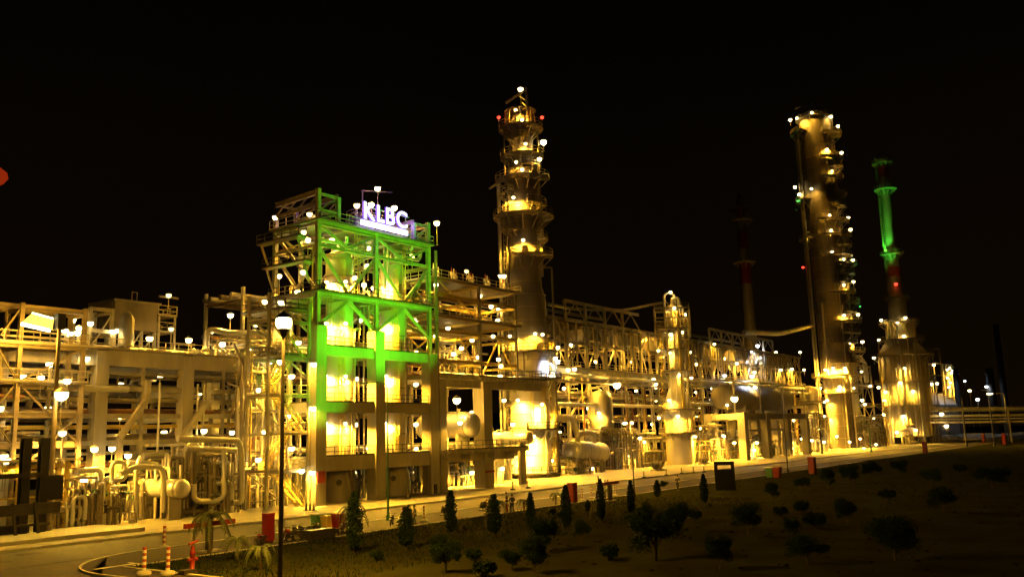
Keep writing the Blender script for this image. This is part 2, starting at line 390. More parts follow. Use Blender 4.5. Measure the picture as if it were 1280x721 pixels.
def rack(root,Us,Vs,Zs,cw,bd,cm='steel',bm='steel',z0=0,brace=(),zt=None,hb=False,cross=True):
    zt=zt or Zs[-1]
    for v in Vs:
        for u in Us:
            m=MB()
            if hb: m.hbar((u,v,z0),(u,v,zt),cw,cw)
            else: m.box(u-cw/2,u+cw/2,v-cw/2,v+cw/2,z0,zt)
            m.build('column',cm,root)
        for z in Zs:
            m=MB()
            if hb: m.hbar((Us[0],v,z-.003),(Us[-1],v,z-.003),bd*.7,bd)
            else: m.bar((Us[0],v,z-bd/2-.004),(Us[-1],v,z-bd/2-.004),cw*.7,bd)
            m.build('beam',bm,root)
    if cross:
        for u in Us:
            for z in Zs:
                m=MB(); m.bar((u,Vs[0],z-bd/2-.01),(u,Vs[-1],z-bd/2-.01),cw*.6,bd*.8); m.build('cross_beam',bm,root)
    for (i,v,za,zb,kind) in brace:
        a,b=Us[i],Us[i+1]; mid=(a+b)/2; w=cw*.45
        if kind=='v': L=[((a,zb),(mid,za)),((b,zb),(mid,za))]
        elif kind=='^': L=[((a,za),(mid,zb)),((b,za),(mid,zb))]
        elif kind=='x': L=[((a,za),(b,zb)),((a,zb),(b,za))]
        elif kind=='/': L=[((a,za),(b,zb))]
        else: L=[((a,zb),(b,za))]
        for p,q in L:
            m=MB(); m.hbar((p[0],v-.02,p[1]),(q[0],v-.02,q[1]),w,w); m.build('brace',bm,root)
def runs(root,U0,U1,V0,V1,z,n,seed,rm=.12,rx=.32,mats=('clad','clad2','pipe','steel2','rust','shelld')):
    R=random.Random(seed)
    for i in range(n):
        r=R.uniform(rm,rx); v=V0+(V1-V0)*(i+.5)/n; a=U0+R.uniform(0,(U1-U0)*.15)*(R.random()<.3); b=U1-R.uniform(0,(U1-U0)*.2)*(R.random()<.3)
        pts=[(a,v,z+r),(b,v,z+r)]
        if R.random()<.35: c=R.uniform(a+3,b-3); pts=[(a,v,z+r),(c,v,z+r),(c,v,z+r+R.uniform(.8,1.6)),(min(b,c+3),v,0)]; pts[-1]=(min(b,c+3),v,pts[2][2])
        MB().path(pts,r,8).build('pipe',R.choice(mats),root)
def deck(root,U0,U1,V0,V1,z,th=.15,m='grate',rail=True,sides='fblr'):
    d=MB().box(U0,U1,V0,V1,z-th,z).build('deck',m,root)
    if rail:
        mb=MB()
        if 'f' in sides: rails(mb,[(U0,V0+.05),(U1,V0+.05)],z)
        if 'b' in sides: rails(mb,[(U0,V1-.05),(U1,V1-.05)],z)
        if 'l' in sides: rails(mb,[(U0+.05,V0),(U0+.05,V1)],z)
        if 'r' in sides: rails(mb,[(U1-.05,V0),(U1-.05,V1)],z)
        mb.build('railing','rail',d)
    return d
# ============================================================ GROUND
struct('ground',MB().box(-400,3000,-600,2500,-1.2,-.7),'hill')
struct('plant_floor',MB().box(-80,760,69.5,175,-.6,0),'floor')
struct('road',MB().box(-80,760,59.3,69.48,-.6,-.12),'asph')
struct('side_road',MB().box(-80,27.98,-30,59.28,-.6,-.122),'asph')
def slab(u0,cx,v0,v1,r,top,bot=-.6,n=10):  # slab with a rounded corner at (u0,v1)
    pts=[(u0,v0)]+[(u0+r-r*math.cos(a*PI/2/n),v1-r+r*math.sin(a*PI/2/n)) for a in range(n+1)]+[(cx,v1),(cx,v0)]
    vs=[(x,y,top) for x,y in pts]+[(x,y,bot) for x,y in pts]; k=len(pts)
    return MB().add(vs,[tuple(reversed(range(k))),tuple(range(k,2*k))]+[(i,(i+1)%k,(i+1)%k+k,i+k) for i in range(k)])
struct('corner_pavement',MB().box(28,37.2,50.2,59.28,-.6,-.126),'asph')
struct('verge_pavement',slab(28.3,760,51.6,59.1,8.8,0.0),'asph2')
struct('grass_field',slab(30.6,760,-60,51.58,1.5,.012),'grass')
struct('verge_edge',MB().box(28.32,30.58,-60,51.58,-.6,0),'asph2')
kb=MB(); kb.box(-80,760,69.22,69.48,-.3,.05); struct('kerb',kb,'kerb')
kb=MB(); kb.box(31,760,51.62,51.85,-.3,.06); kb.bar((30.45,51.7,-.04),(30.45,-60,-.04),.22,.2); struct('grass_kerb',kb,'kerb')
# painted edge line with its curve into the side road
ln=MB(); pts=[(760,59.35)]+[(37.1+8.9*math.cos(PI/2+a*PI/24),50.45+8.9*math.sin(PI/2+a*PI/24)) for a in range(13)]+[(28.2,20)]
for a,b in zip(pts,pts[1:]):
    d=Vector((b[0]-a[0],b[1]-a[1],0)).normalized(); n=Vector((-d.y,d.x,0))*.07
    n=-n; A=Vector((a[0],a[1],.009));B=Vector((b[0],b[1],.009)); A=A-n*1;B=B-n*1
    ln.add([A-n,A+n,B+n,B-n,A-n-Vector((0,0,.13)),A+n-Vector((0,0,.13)),B+n-Vector((0,0,.13)),B-n-Vector((0,0,.13))],[(0,1,2,3),(0,4,5,1),(2,6,7,3),(3,7,4,0),(1,5,6,2)])
struct('edge_line',ln,'line')
ln=MB()
ln.box(20.4,20.55,40,58.9,-.3,-.114); ln.box(29.2,31.8,52.6,52.9,-.3,.008); ln.box(31.8,32,52.0,53.6,-.3,.008)
struct('lane_line',ln,'line')
R=random.Random(17); pb=MB()
for i in range(16):
    u=R.uniform(22,200); v=R.uniform(60,68); w_=R.uniform(.6,3.2); pb.box(u,u+w_,v,v+R.uniform(.5,1.2),-.3,-.1165+i*.0001)
struct('road_patch',pb,'asph2')
# drain covers / joints in the plant floor
jb=MB()
for u in range(-10,380,9): jb.box(u,u+.07,69.6,77.3,-.2,.004)
jb.box(-20,420,72.9,73.0,-.2,.004); struct('floor_joint',jb,'asph2')
# stepped concrete edge lower left
st=MB(); a=G(-40,676);b=G(75,664); st.box(20,44.6,72.6,80.2,0,.3); struct('concrete_apron',st,'kerb')
# grass blades near the lit verge
gb=MB(); R=random.Random(3)
for i in range(9000):
    u=31+R.random()**1.5*60; v=51.3-R.random()**1.3*16; h=R.uniform(.08,.28); a=R.uniform(0,PI); w=.03
    gb.add([(u-w*math.cos(a),v-w*math.sin(a),0),(u+w*math.cos(a),v+w*math.sin(a),0),(u+R.uniform(-.1,.1),v+R.uniform(-.1,.1),h)],[(0,1,2)])
g=gb.build('grass','blade'); tag(g,'short rough grass growing on the dark lawn beside the verge','grass'); g['kind']='stuff'
R=random.Random(8); sb=MB()
for i in range(900):
    u=R.uniform(31,170); v=R.uniform(5,51); r_=R.uniform(.04,.16); sb.lathe(u,v,[(r_,0),(r_*.8,r_*.5),(r_*.2,r_*.7)],5)
g=sb.build('stones','hill'); tag(g,'loose stones and clods scattered over the dark lawn','stones'); g['kind']='stuff'
# far dark hill on the right
hl=MB(); R=random.Random(5); n=24; vs=[]
for i in range(n+1):
    u=520+i*60; z=8+14*math.sin(i*.5)**2+R.uniform(0,5); vs+=[(u,330,-1),(u+40,420,z),(u+60,600,z*1.3),(u,900,-1)]
hl.add(vs,[(i*4+k,(i+1)*4+k,(i+1)*4+k+1,i*4+k+1) for i in range(n) for k in range(3)]); struct('hill',hl,'hill')

# ============================================================ A: green-lit process structure
UA=[70.1,79.8,90.0]; VA=[79.6,87.5]
A=thing('process_structure','tall concrete and steel process structure washed in green light','structure',(80,83.5,0))
for v in VA:
    for i,u in enumerate(UA):
        MB().box(u-.8,u+.8,v-.8,v+.8,0,20.8 if i<2 else 18.6).build('concrete_column','conc',A)
        top=[37.6,33.7,36.9][i] if v==VA[0] else 35.0
        m=MB(); m.hbar((u,v,20.8 if i<2 else 18.6),(u,v,top),.5,.5); m.bar((u,v,20.8 if i<2 else 18.6),(u,v,(20.8 if i<2 else 18.6)+.06),.95); m.build('steel_column','steel',A)
for (z,th,m_) in ((5.5,1.7,'conc'),(11.8,1.2,'conc'),(18.5,1.15,'conc')):
    for v in VA:
        for i in range(2):
            MB().box(UA[i]+.8,UA[i+1]-.8,v-.45,v+.45,z-th,z).build('concrete_beam',m_,A)
    for u in UA: MB().box(u-.45,u+.45,VA[0]+.8,VA[1]-.8,z-th,z-.004).build('concrete_beam',m_,A)
    d=MB().box(UA[0]+.45,UA[2]-.45,VA[0]+.45,VA[1]-.45,z-.25,z-.006).build('floor_slab','conc',A)
    mb=MB(); rails(mb,[(UA[0]+.8,VA[0]-.4),(UA[1]-.8,VA[0]-.4)],z); rails(mb,[(UA[1]+.8,VA[0]-.4),(UA[2]-.8,VA[0]-.4)],z); rails(mb,[(UA[0]-.3,VA[0]+.8),(UA[0]-.3,VA[1]-.8)],z); mb.build('railing','dark',d)
for z in (25.0,33.7):
    d=deck(A,UA[0]-.5,UA[2]+.4,VA[0]-.9,VA[1]+.8,z,.12,'grate',False)
    mb=MB(); rails(mb,[(UA[0]-.4,VA[1]+.7),(UA[0]-.4,VA[0]-.8),(UA[2]+.3,VA[0]-.8),(UA[2]+.3,VA[1]+.7)],z,1.15); mb.build('railing','dark' if z<30 else 'rail',d)
for z,h in ((24.85,.5),(30.8,.36),(33.55,.45)):
    for v in VA: MB().hbar((UA[0],v-.02,z-h/2),(UA[2],v-.02,z-h/2),.35,h).build('steel_beam','steel',A)
    for u in UA+[75,85]:
        MB().hbar((u,VA[0],z-h/2-.01),(u,VA[1],z-h/2-.01),.3,h*.8).build('cross_beam','steel',A)
def br(p,q,w=.34,par=A,m='steel',n='brace'): MB().hbar(p,q,w,w).build(n,m,par)
for v in VA:
    for i in range(2):
        a,b=UA[i],UA[i+1]; mid=(a+b)/2; v2=v-.04
        br((a,v2,30.4),(mid,v2,25.1)); br((b,v2,30.4),(mid,v2,25.1))
        br((a,v2,20.8 if i==0 else 20.9),(mid,v2,24.3)); br((b,v2,20.6),(mid,v2,24.3))
    br((UA[0],v-.04,33.2),((UA[0]+UA[1])/2,v-.04,30.9),.28); br((UA[1],v-.04,33.2),((UA[0]+UA[1])/2,v-.04,30.9),.28)
    br((UA[1],v-.04,33.2),((UA[1]+UA[2])/2,v-.04,30.9),.28); br((UA[2],v-.04,33.2),((UA[1]+UA[2])/2,v-.04,30.9),.28)
for u in (UA[0],UA[2]):
    br((u,VA[0],25),(u,VA[1],33)); br((u,VA[1],25),(u,VA[0],20.8)); br((u,VA[0],31),(u,(VA[0]+VA[1])/2,25.1))
# top masts, right and left, with lattice and crane runways going back
for (ua,ub,zt_) in ((UA[0],73.3,37.5),(87.1,UA[2],36.8)):
    inner=ub if ua==UA[0] else ua
    MB().hbar((inner,VA[0],33.7),(inner,VA[0],zt_-.4),.5,.5).build('mast','steel',A)
    for z in (zt_-.5,zt_-2.6): MB().hbar((ua,VA[0]-.02,z),(ub,VA[0]-.02,z),.3,.3).build('mast_beam','steel',A)
    MB().hbar((ua,VA[0]-.03,zt_-2.6),(ub,VA[0]-.03,zt_-.6),.22,.22).build('brace','steel',A)
    MB().hbar((ub,VA[0]-.03,zt_-2.7),(ua,VA[0]-.03,33.9),.22,.22).build('brace','steel',A)
    for u in (ua,ub):
        MB().hbar((u,VA[0],zt_-.3),(u,VA[1],zt_-.6),.4,.6).build('crane_rail','steel2',A)
        MB().hbar((u,VA[0],zt_-1.9),(u,VA[1],zt_-2.1),.25,.35).build('crane_rail','steel2',A)
        for k in range(4):
            v0=VA[0]+(VA[1]-VA[0])*k/4; v1=v0+(VA[1]-VA[0])/4
            MB().bar((u,v0,zt_-.6),(u,v1,zt_-2),.14).build('brace','steel2',A)
    MB().hbar((ub if ua==UA[0] else ua,VA[1],33.7),(ub if ua==UA[0] else ua,VA[1],zt_-.4),.45,.45).build('mast','steel2',A)
    MB().hbar((ua,VA[1],zt_-.5),(ub,VA[1],zt_-.5),.3,.3).build('mast_beam','steel2',A)
# wing platforms on the left face
for (z,v0,v1,w) in ((31.8,81,89,.9),(28.6,80,88,.8),(22.6,80,88,3.6),(17.2,80,86,3.6)):
    d=deck(A,UA[0]-.9-w,UA[0]-.6,v0,v1,z,.12,'grate',False); mb=MB()
    rails(mb,[(UA[0]-.6,v0+.05),(UA[0]-.9-w+.05,v0+.05),(UA[0]-.9-w+.05,v1)],z); mb.build('railing','dark',d)
    for v in (v0+.6,v1-.6):
        br((UA[0]-.4,v,z-2.6),(UA[0]-.9-w+.3,v,z-.15),.2)
    MB().hbar((UA[0]-.9-w,v0+.1,z-.3),(UA[0]-.6,v0+.1,z-.3),.2,.35).build('cross_beam','steel',A)
# pipes climbing through the frame
R=random.Random(11)
for i in range(26):
    u=R.choice([R.uniform(71.5,72.8),R.uniform(77,79),R.uniform(81,82),R.uniform(86.3,89)]); v=R.uniform(80.5,87); z1=R.uniform(9,33); r=R.uniform(.07,.2)
    MB().path([(u,v,0),(u,v,z1),(u+R.uniform(-2,2),v,z1),(u+R.uniform(-2,2),VA[1]+1,z1)],r,8).build('pipe',R.choice(['clad','pipe','steel','yel']),A)
for i in range(9):  # tangle under the top deck
    u=R.uniform(71,88); v=R.uniform(80,86); z=R.uniform(31.2,32.8)
    MB().path([(u,v,27),(u,v,z),(u+R.uniform(2,5),v,z),(u+R.uniform(2,5),v-.5,33.4)],R.uniform(.12,.28),8).build('pipe','clad',A)
for u in (90.75,91.05):
    MB().tube((u,79.0,2),(u,79.0,33),.1,8).build('pipe','pipe',A)
for (u,v,z0,z1) in ((74.2,79.3,5.5,11.6),(74.2,79.3,11.8,18.3),(83.5,79.3,18.5,24.8),(77.8,80.3,25,33.6),(86.7,80.3,25,33.6),(72.2,79.2,18.5,24.8)):
    mb=MB(); ladder(mb,u,v+.8,z0,z1+1,-PI/2); mb.build('ladder','yel',A)
# hanging wall equipment on the columns
MB().box(69.5,70.6,78.62,78.8,2.6,3.9).build('hose_reel','red',A)
MB().box(89.6,90.1,78.62,78.8,.1,1.3).build('junction_box','dark',A)
# reactors inside
def reactor(name,label,U,V,r,zs,cat='reactor',prof=None,m='shell'):
    t=thing(name,label,cat,(U,V,0))
    MB().lathe(U,V,prof or [(r*.97,0),(r*.97,4.5),(r,4.6),(r,zs-r*.7),(r*.85,zs-r*.3),(r*.5,zs-.1),(r*.12,zs)],28).build('shell',m,t)
    return t
for (u,px,tt) in ((P(424,500,83.4).x,424,'left'),(P(491,500,83.4).x,491,'right')):
    V=83.4; t=reactor('reactor',f'pale upright reactor vessel inside the {tt} bay of the green structure',u,V,1.75,31.5)
    # conical skirt with round manhole
    MB().lathe(u,V,[(2.3,0),(2.25,2.2),(1.9,3.7)],28).build('skirt','clad2',t)
    a=math.atan2(-V,-u); e=Vector((math.cos(a),math.sin(a),0))
    mb=MB(); c=Vector((u,V,2.3))+e*2.1; mb.tube(c,c+e*.5,.36,14); mb.build('manhole','dark',t)
    for z in (8,14,21,28): MB().lathe(u,V,[(1.82,z-.08),(1.82,z+.08)],28).build('band','clad2',t)
    mb=MB(); ladder(mb,u-1.2,V-1.75,5.5,30,-PI/2-.4); mb.build('ladder','yel',t)
    MB().path([(u,V,31.3),(u,V,32.6),(u+1.4,V+.8,32.6),(u+2.3,V+.8,32.6),(u+2.3,V+.8,12)],.3,10).build('pipe','clad',t)
    HP['on the right reactor of the green structure' if tt=='right' else 'on the left reactor of the green structure']='v'
    for py in (352,404,470,529):
        for s in ((-.62,.28) if tt=='left' else (-.35,)):
            q=Vector((u,V,0))+(e*math.sqrt(1-s*s)+RH*s)*(1.75+.9); q.z=zat(q.x,q.y,py)
            lampat(q,'on the right reactor of the green structure' if tt=='right' else 'on the left reactor of the green structure',5500,'wall',.9,.16,ang=math.atan2(-e.y,-e.x) )
# top vessel head above the deck, behind the sign
t=reactor('overhead_drum','slim upright drum with a railed head platform above the glowing sign',84.4,86.2,1.25,38.5,'vessel',[(1.25,33.7),(1.25,37.6),(1.0,38.2),(.2,38.5)])
d=MB(); d.sector(84.4,86.2,1.3,2.7,37.2,37.32,0,2*PI); d=d.build('deck','grate',t); mb=MB(); rails(mb,[(84.4+2.6*math.cos(a*PI/6),86.2+2.6*math.sin(a*PI/6)) for a in range(12)],37.32,closed=True); mb.build('railing','rail',d)
for i in range(6):
    a=i*1.05; MB().path([(84.4+1.9*math.cos(a),86.2+1.9*math.sin(a),33.7),(84.4+1.9*math.cos(a),86.2+1.9*math.sin(a),38.4),(84.4+1.0*math.cos(a),86.2+1.0*math.sin(a),39.2)],.09,6).build('pipe','pipe',t)
mb=MB(); mb.tube((83.2,85.5,37.2),(83.2,85.5,41.3),.1); mb.bar((83,85.5,41.2),(89,85.4,42.2),.14); mb.build('davit','steel2',t)
# KLBC sign
sg=thing('illuminated_sign','white and violet glowing capital letters standing on the green structure deck rail','sign',(81,78.6,33.8))
bk=MB()
for u in (77.4,79.8,82.3,84.6): bk.bar((u,78.75,33.8),(u,78.75,37.2),.1)
for z in (34.4,35.4,36.6): bk.bar((76.8,78.72,z),(85.2,78.72,z),.08)
bk.build('sign_frame','steel',sg)
us=[P(x_,276,78.3).x for x_ in (453,469.5,481,494.5)]
for ch,u in zip('KLBC',us):
    cu=bpy.data.curves.new('letter','FONT'); cu.body=ch; cu.size=3.1; cu.extrude=.12; cu.offset=.06
    o=bpy.data.objects.new('tmp',cu); me=bpy.data.meshes.new_from_object(o); bpy.data.objects.remove(o); me.name='letter'
    me.materials.clear(); me.materials.append(M['sign']); me.materials.append(M['signv'])
    for p in me.polygons: p.material_index=0 if abs(p.normal.z)>.5 else 1
    lo=bpy.data.objects.new('letter',me); COL.objects.link(lo); lo.parent=sg; lo.rotation_euler=(PI/2,0,0); lo.location=Vector((u,78.3,34.85))-Vector((81,78.6,33.8))
MB().box(us[0]-.2,us[0]+8.3,78.25,78.45,33.95,34.6).build('light_strip','sign',sg)
l=bpy.data.lights.new('sign_glow','AREA'); l.shape='RECTANGLE'; l.size=9; l.size_y=2.5; l.energy=200; l.color=(.35,.15,1)
o=bpy.data.objects.new('sign_glow',l); COL.objects.link(o); o.parent=sg; o.location=Vector((82,78.9,36))-Vector((81,78.6,33.8)); o.rotation_euler=(-PI/2+.0,0,PI)
l.use_shadow=True
# green floodlights standing on the lawn verge
for (p,q,pw,an,lb) in (((70,55.2,.75),(77.5,79.2,27.0),19000,40,'green floodlight on the verge beside the street lamp, nearest the bins'),
                    ((84,55.0,.75),(83.5,79.2,26.5),14000,38,'green floodlight on the verge between two palms'),
                    ((64.5,55.5,.75),(70.2,79.2,14.5),8000,24,'green floodlight on the verge behind the tall conifers')):
    floodlight(p,q,pw,(.13,1,.015),an,lb,blend=.6)
# stair tower on the left face
ST=thing('stair_tower','yellow zigzag steel stairs beside the green lit column','stairs',(66.6,81,0))
for u in (63.2,69.0):
    for v in (79.8,83.4): MB().hbar((u,v,0),(u,v,24),.3,.3).build('column','steel',ST)
zz=[0,4.2,8.4,12.6,16.8,21]
for i,z in enumerate(zz[1:]):
    z0=zz[i]; mb=MB()
    if i%2==0: stair(mb,(68.6,80.0,z0),(64.6,80.0,z),(0,1.1,0))
    else: stair(mb,(64.6,81.8,z0),(68.2,81.8,z),(0,1.1,0))
    mb.build('stair_flight','yel',ST)
    d=MB().box(63,64.6,79.8,83.4,z-.1,z).build('landing','grate',ST) if i%2==0 else MB().box(68.2,69.3,79.8,83.4,z-.1,z).build('landing','grate',ST)
    mb=MB(); rails(mb,[(63.05,79.85),(63.05,83.4)] if i%2==0 else [(69.2,79.85),(69.2,83.4)],z); rails(mb,[(63,79.85),(69.2,79.85)],z); mb.build('railing','rail',d)
    MB().hbar((63.2,79.8,z-.2),(69,79.8,z-.2),.2,.25).build('beam','steel',ST)
    MB().hbar((63.2,83.4,z-.2),(69,83.4,z-.2),.2,.25).build('beam','steel',ST)
for i in range(5):
    a,b=(63.2,69.0) if i%2 else (69.0,63.2)
    MB().bar((a,83.42,zz[i]),(b,83.42,zz[i+1]),.14).build('brace','steel',ST)
# steel annex left of it, full of pipes
AN=thing('annex_frame','cluttered steel pipe frame left of the stair tower, behind the brightest lamp','structure',(66.5,89,0))
rack(AN,[64.6,67,69.4],[85.6,92],[6,11,15.5,18.6],.3,.35,brace=[(0,85.6,11,18.6,'x'),(1,85.6,11,15.5,'^'),(0,85.6,6,11,'/')],zt=19.4,hb=True)
for z in (15.5,18.6): deck(AN,64.3,69.6,85.3,92,z+.05)
runs(AN,64,70,86,91,11.2,6,5,.08,.2); runs(AN,64,70,86,91,6.2,6,6,.08,.2)
R=random.Random(21)
for i in range(16):
    u=R.uniform(63.5,69.4);v=R.uniform(84.6,87); MB().path([(u,v,0),(u,v,R.uniform(5,25)),(u+R.uniform(-3,3),v,25)] if 0 else [(u,v,0),(u,v,R.uniform(8,19)),(u,v+2,R.uniform(8,19))],R.uniform(.07,.2),8).build('pipe',R.choice(['clad','yel','steel','pipe']),AN)

# ============================================================ B: lower concrete table with steel frame on top
B=thing('concrete_table','concrete pillar table with curved deck edge carrying a yellow steel frame','structure',(101,84,0))
for u in (102.6,): 
    for v in (80.5,89): MB().box(u-1.0,u+1.0,v-1,v+1,0,15.2).build('concrete_column','conc',B)
for u in (91.9,): MB().box(u-.55,u+.8,79.0,81.6,0,15.2).build('concrete_column','conc',B); MB().box(u-.7,u+.7,88,90,0,15.2).build('concrete_column','conc',B)
for z,u0,u1,v0 in ((5.6,91,110,77.6),(15.9,91,118,79.2)):
    th=.55
    d=MB().box(u0,u1,v0,91,z-th,z).build('deck','conc',B)
    MB().box(91.3,u1-.6,80,81.2,z-th-1.1,z-th-.004).build('concrete_beam','conc',B)
    for u in (92,97,102.6,107.5): MB().box(u-.3,u+.3,v0+.6,80,z-th-.7,z-th-.004).build('bracket','conc',B)
    mb=MB(); rails(mb,[(u0,v0+.1),(u1-.1,v0+.1),(u1-.1,91)],z,1.2); mb.build('railing','dark',d)
    mb=MB(); 
    for u in range(int(u0),int(u1)): mb.bar((u+.5,v0-.15,z-.45),(u+.5,v0-.02,z-.15),.12)
    mb.build('edge_bracket','steel',d)
MB().box(101.5,103.7,79.42,79.5,2.2,2.5).build('marker_band','red',B)
UB=[94.3,104.2,113.5]; VB=[82,90]
rack(B,UB,VB,[18.2,22.4,24.5,27.6,30.0],.42,.45,z0=15.9,brace=[(0,82,15.9,22.0,'^'),(1,82,15.9,22.0,'^'),(0,82,24.5,30,'\\'),(1,82,24.5,30,'/'),(0,90,18,24,'x'),(1,90,16,24,'x')],zt=30.2,hb=True,bm='yel')
for z in (24.55,30.05): deck(B,UB[0]-1,UB[2]+1,81.4,90.6,z,.1)
for z,s in ((16.2,1),(18.4,2),(22.5,3),(25,4),(27.7,5)): runs(B,93,115,82.6,89.4,z,5,s*7,.12,.36)
for i in range(15):   # safety valves along the top
    u=93.8+i*1.35; sv=MB(); sv.tube((u,82+ (i%3)*.7,30.1),(u,82+(i%3)*.7,31.0),.14,8); sv.ball((u,82+(i%3)*.7,31.1),.28,8); sv.build('relief_valve','clad',B)
    sv=MB(); sv.tube((u,82+(i%3)*.7,31.3),(u,82+(i%3)*.7,32.1),.12,6,.05); sv.build('valve_cap','red' if i%2 else 'white',B)
# drum seen end-on on the first deck
hdrum('feed_drum','large dished end drum lying end on above the lower concrete deck',(98.6,79.3,9.0),(98.6,88.5,9.0),1.75,5.6,'clad',noz=2)
hdrum('small_drum','small shiny horizontal drum sticking out beside the tall central column',(111.5,78.6,7.0),(111.5,86,7.0),1.0,0,'clad',noz=1)
# back pipe rack spanning behind A and B
BK=thing('back_pipe_rack','tall steel pipe rack in the depth behind the green structure','pipe rack',(95,98,0))
rack(BK,[71,79,87,95,103,111,119],[95,103],[6,11,16,21,26],.4,.45,brace=[(i,95,16+5*(i%2),21+5*(i%2),'^v'[i%2]) for i in range(6)],zt=27.5,hb=True,cm='steel',bm='steel2')
for k,z in enumerate((6,11,16,21,26)): runs(BK,70,122,95.6,102.6,z+.05,6,100+k,.15,.4)

# ============================================================ C: main distillation column
c0=PD(664,560,158.); CU,CV=c0.x,c0.y
def toward(U,V): 
    a=Vector((-U,-V,0)).normalized(); return a, Vector((-a.y,a.x,0))
def column(name,label,U,V,prof,m='clad2',seg=40):
    t=thing(name,label,'column',(U,V,0)); MB().lathe(U,V,prof,seg).build('shell',m,t); return t
def ringdeck(t,U,V,r0,r1,z,a0=0,a1=2*PI,posts=True,m='grate',br_=True,rm='rail'):
    d=MB().sector(U,V,r0,r1,z-.15,z,a0,a1).build('platform',m,t)
    n=max(4,int(abs(a1-a0)*r1/1.6)); full=abs(a1-a0)>6.2
    pts=[(U+(r1-.06)*math.cos(a0+(a1-a0)*i/n),V+(r1-.06)*math.sin(a0+(a1-a0)*i/n)) for i in range(n+(0 if full else 1))]
    mb=MB(); rails(mb,pts,z,1.2,.045,closed=full)
    if not full:
        for a in (a0,a1): rails(mb,[(U+r0*math.cos(a),V+r0*math.sin(a)),(U+r1*math.cos(a),V+r1*math.sin(a))],z,1.2,.045)
    mb.build('railing',rm,d)
    if br_:
        mb=MB()
        for i in range(max(3,int(abs(a1-a0)*1.9))):
            a=a0+(a1-a0)*(i+.5)/max(3,int(abs(a1-a0)*1.9)); c,s=math.cos(a),math.sin(a); w=r1-r0
            mb.bar((U+r0*c,V+r0*s,z-.25),(U+(r1-.1)*c,V+(r1-.1)*s,z-.25),.18,.25); mb.bar((U+r0*c,V+r0*s,z-w*.9-.2),(U+(r1-.3)*c,V+(r1-.3)*s,z-.35),.16)
        mb.build('bracket','steel',d)
    return d
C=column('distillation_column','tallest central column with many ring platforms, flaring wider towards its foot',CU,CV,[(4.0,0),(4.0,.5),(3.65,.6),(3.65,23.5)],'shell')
MB().lathe(CU,CV,[(3.6,23.5),(3.6,32),(2.95,34.3),(2.95,56),(2.25,58),(2.25,65.5),(1.8,66.9),(1.0,67.8),(.2,68)],40).build('upper_shell','shelld',C)  # darker shell material stands for the weak light on the upper part
ca=math.atan2(-CV,-CU)
mb=MB()
for z in [1.5+2.4*i_ for i_ in range(27)]: 
    r=3.68 if z<24 else 3.63 if z<33 else 2.98 if z<56 else 2.28
    MB().lathe(CU,CV,[(r if z<56 or z>58.2 else 2.9,z-.05),(r if z<56 or z>58.2 else 2.9,z+.05)],40).build('band','clad2',C)
zc=lambda py:zat(CU,CV,py)
for (py,r0,r1,a0,a1) in ((597,4.0,5.2,0,2*PI),(537,3.65,6.1,ca-.1,ca+1.1),(475,3.65,6.0,ca-1.6,ca+1.8),(441,3.6,5.2,0,2*PI),(322,2.95,5.3,ca-.5,ca+1.75),(272,2.95,5.7,0,2*PI),(244,2.95,4.6,ca-2.2,ca-.6),(226,2.3,5.1,ca-1.6,ca+1.6),(197,2.25,4.2,0,2*PI),(178,2.25,3.6,ca-1,ca+.2),(210,2.25,3.7,ca-.4,ca+1.7),(258,2.95,4.4,ca+.2,ca+1.6),(290,2.95,4.2,ca-1.5,ca-.3),(300,2.95,4.5,ca+.9,ca+2),(162,2.0,4.3,0,2*PI)):
    ringdeck(C,CU,CV,r0,r1,zc(py) if py!=597 else .7,a0,a1,rm='dark' if py>400 else 'rail')
e,rr=toward(CU,CV)
rr=-rr if rr.dot(RH)<0 else rr
def tp(s,r,py=None,z=None,U=None,V=None):
    U=CU if U is None else U; V=CV if V is None else V
    e_,_=toward(U,V); q=Vector((U,V,0))+(e_*math.sqrt(max(0,1-s*s))+RH*s)*r
    q.z=zat(q.x,q.y,py) if py is not None else z; return q
for s,z0,z1 in ((-.95,0,40),(-.9,22,50),(.97,0,24),(.85,35,58),(.3,17,25),(-.4,57,66),(.1,6,18),(.55,9,17),(-.6,42,56)):
    q=tp(s,(3.75 if z1<33 else 3.2 if z1<57 else 2.7)+.35,z=0); mb=MB(); ladder(mb,q.x,q.y,z0,z1,math.atan2(q.y-CV,q.x-CU)); mb.build('ladder','yel' if z1<33 else 'rail',C)
R=random.Random(31)
for s,r,z0,z1,pr,m in ((-1,4.6,0,55,.35,'clad'),(-1.0,5.3,0,30,.22,'clad'),(.99,4.4,0,20,.25,'clad'),(-.75,4.3,25,64,.16,'pipe'),(1.0,4.9,0,38,.18,'pipe'),(.9,3.5,36,64,.2,'pipe'),(-.2,4.2,16,24,.12,'pipe'),(.62,4.3,0,12,.14,'clad')):
    q=tp(max(-1,min(1,s)),r,z=0); c=Vector((CU,CV,0)); inn=(c-q).normalized()*(r-2)
    MB().path([(q.x,q.y,z0),(q.x,q.y,z1),(q.x+inn.x,q.y+inn.y,z1)],pr,10).build('riser_pipe',m,C)
for py,s in ((432,.5),(465,-.4),(505,-.95),(540,-.9),(310,.0),(215,.5),(392,-.8)):
    a=tp(s,3.4,py);b=tp(s,4.6,py); mb=MB(); mb.tube(a,b,.5,14); mb.tube(b-(b-a)*.12,b,.66,14); mb.build('manway','pipe',C)
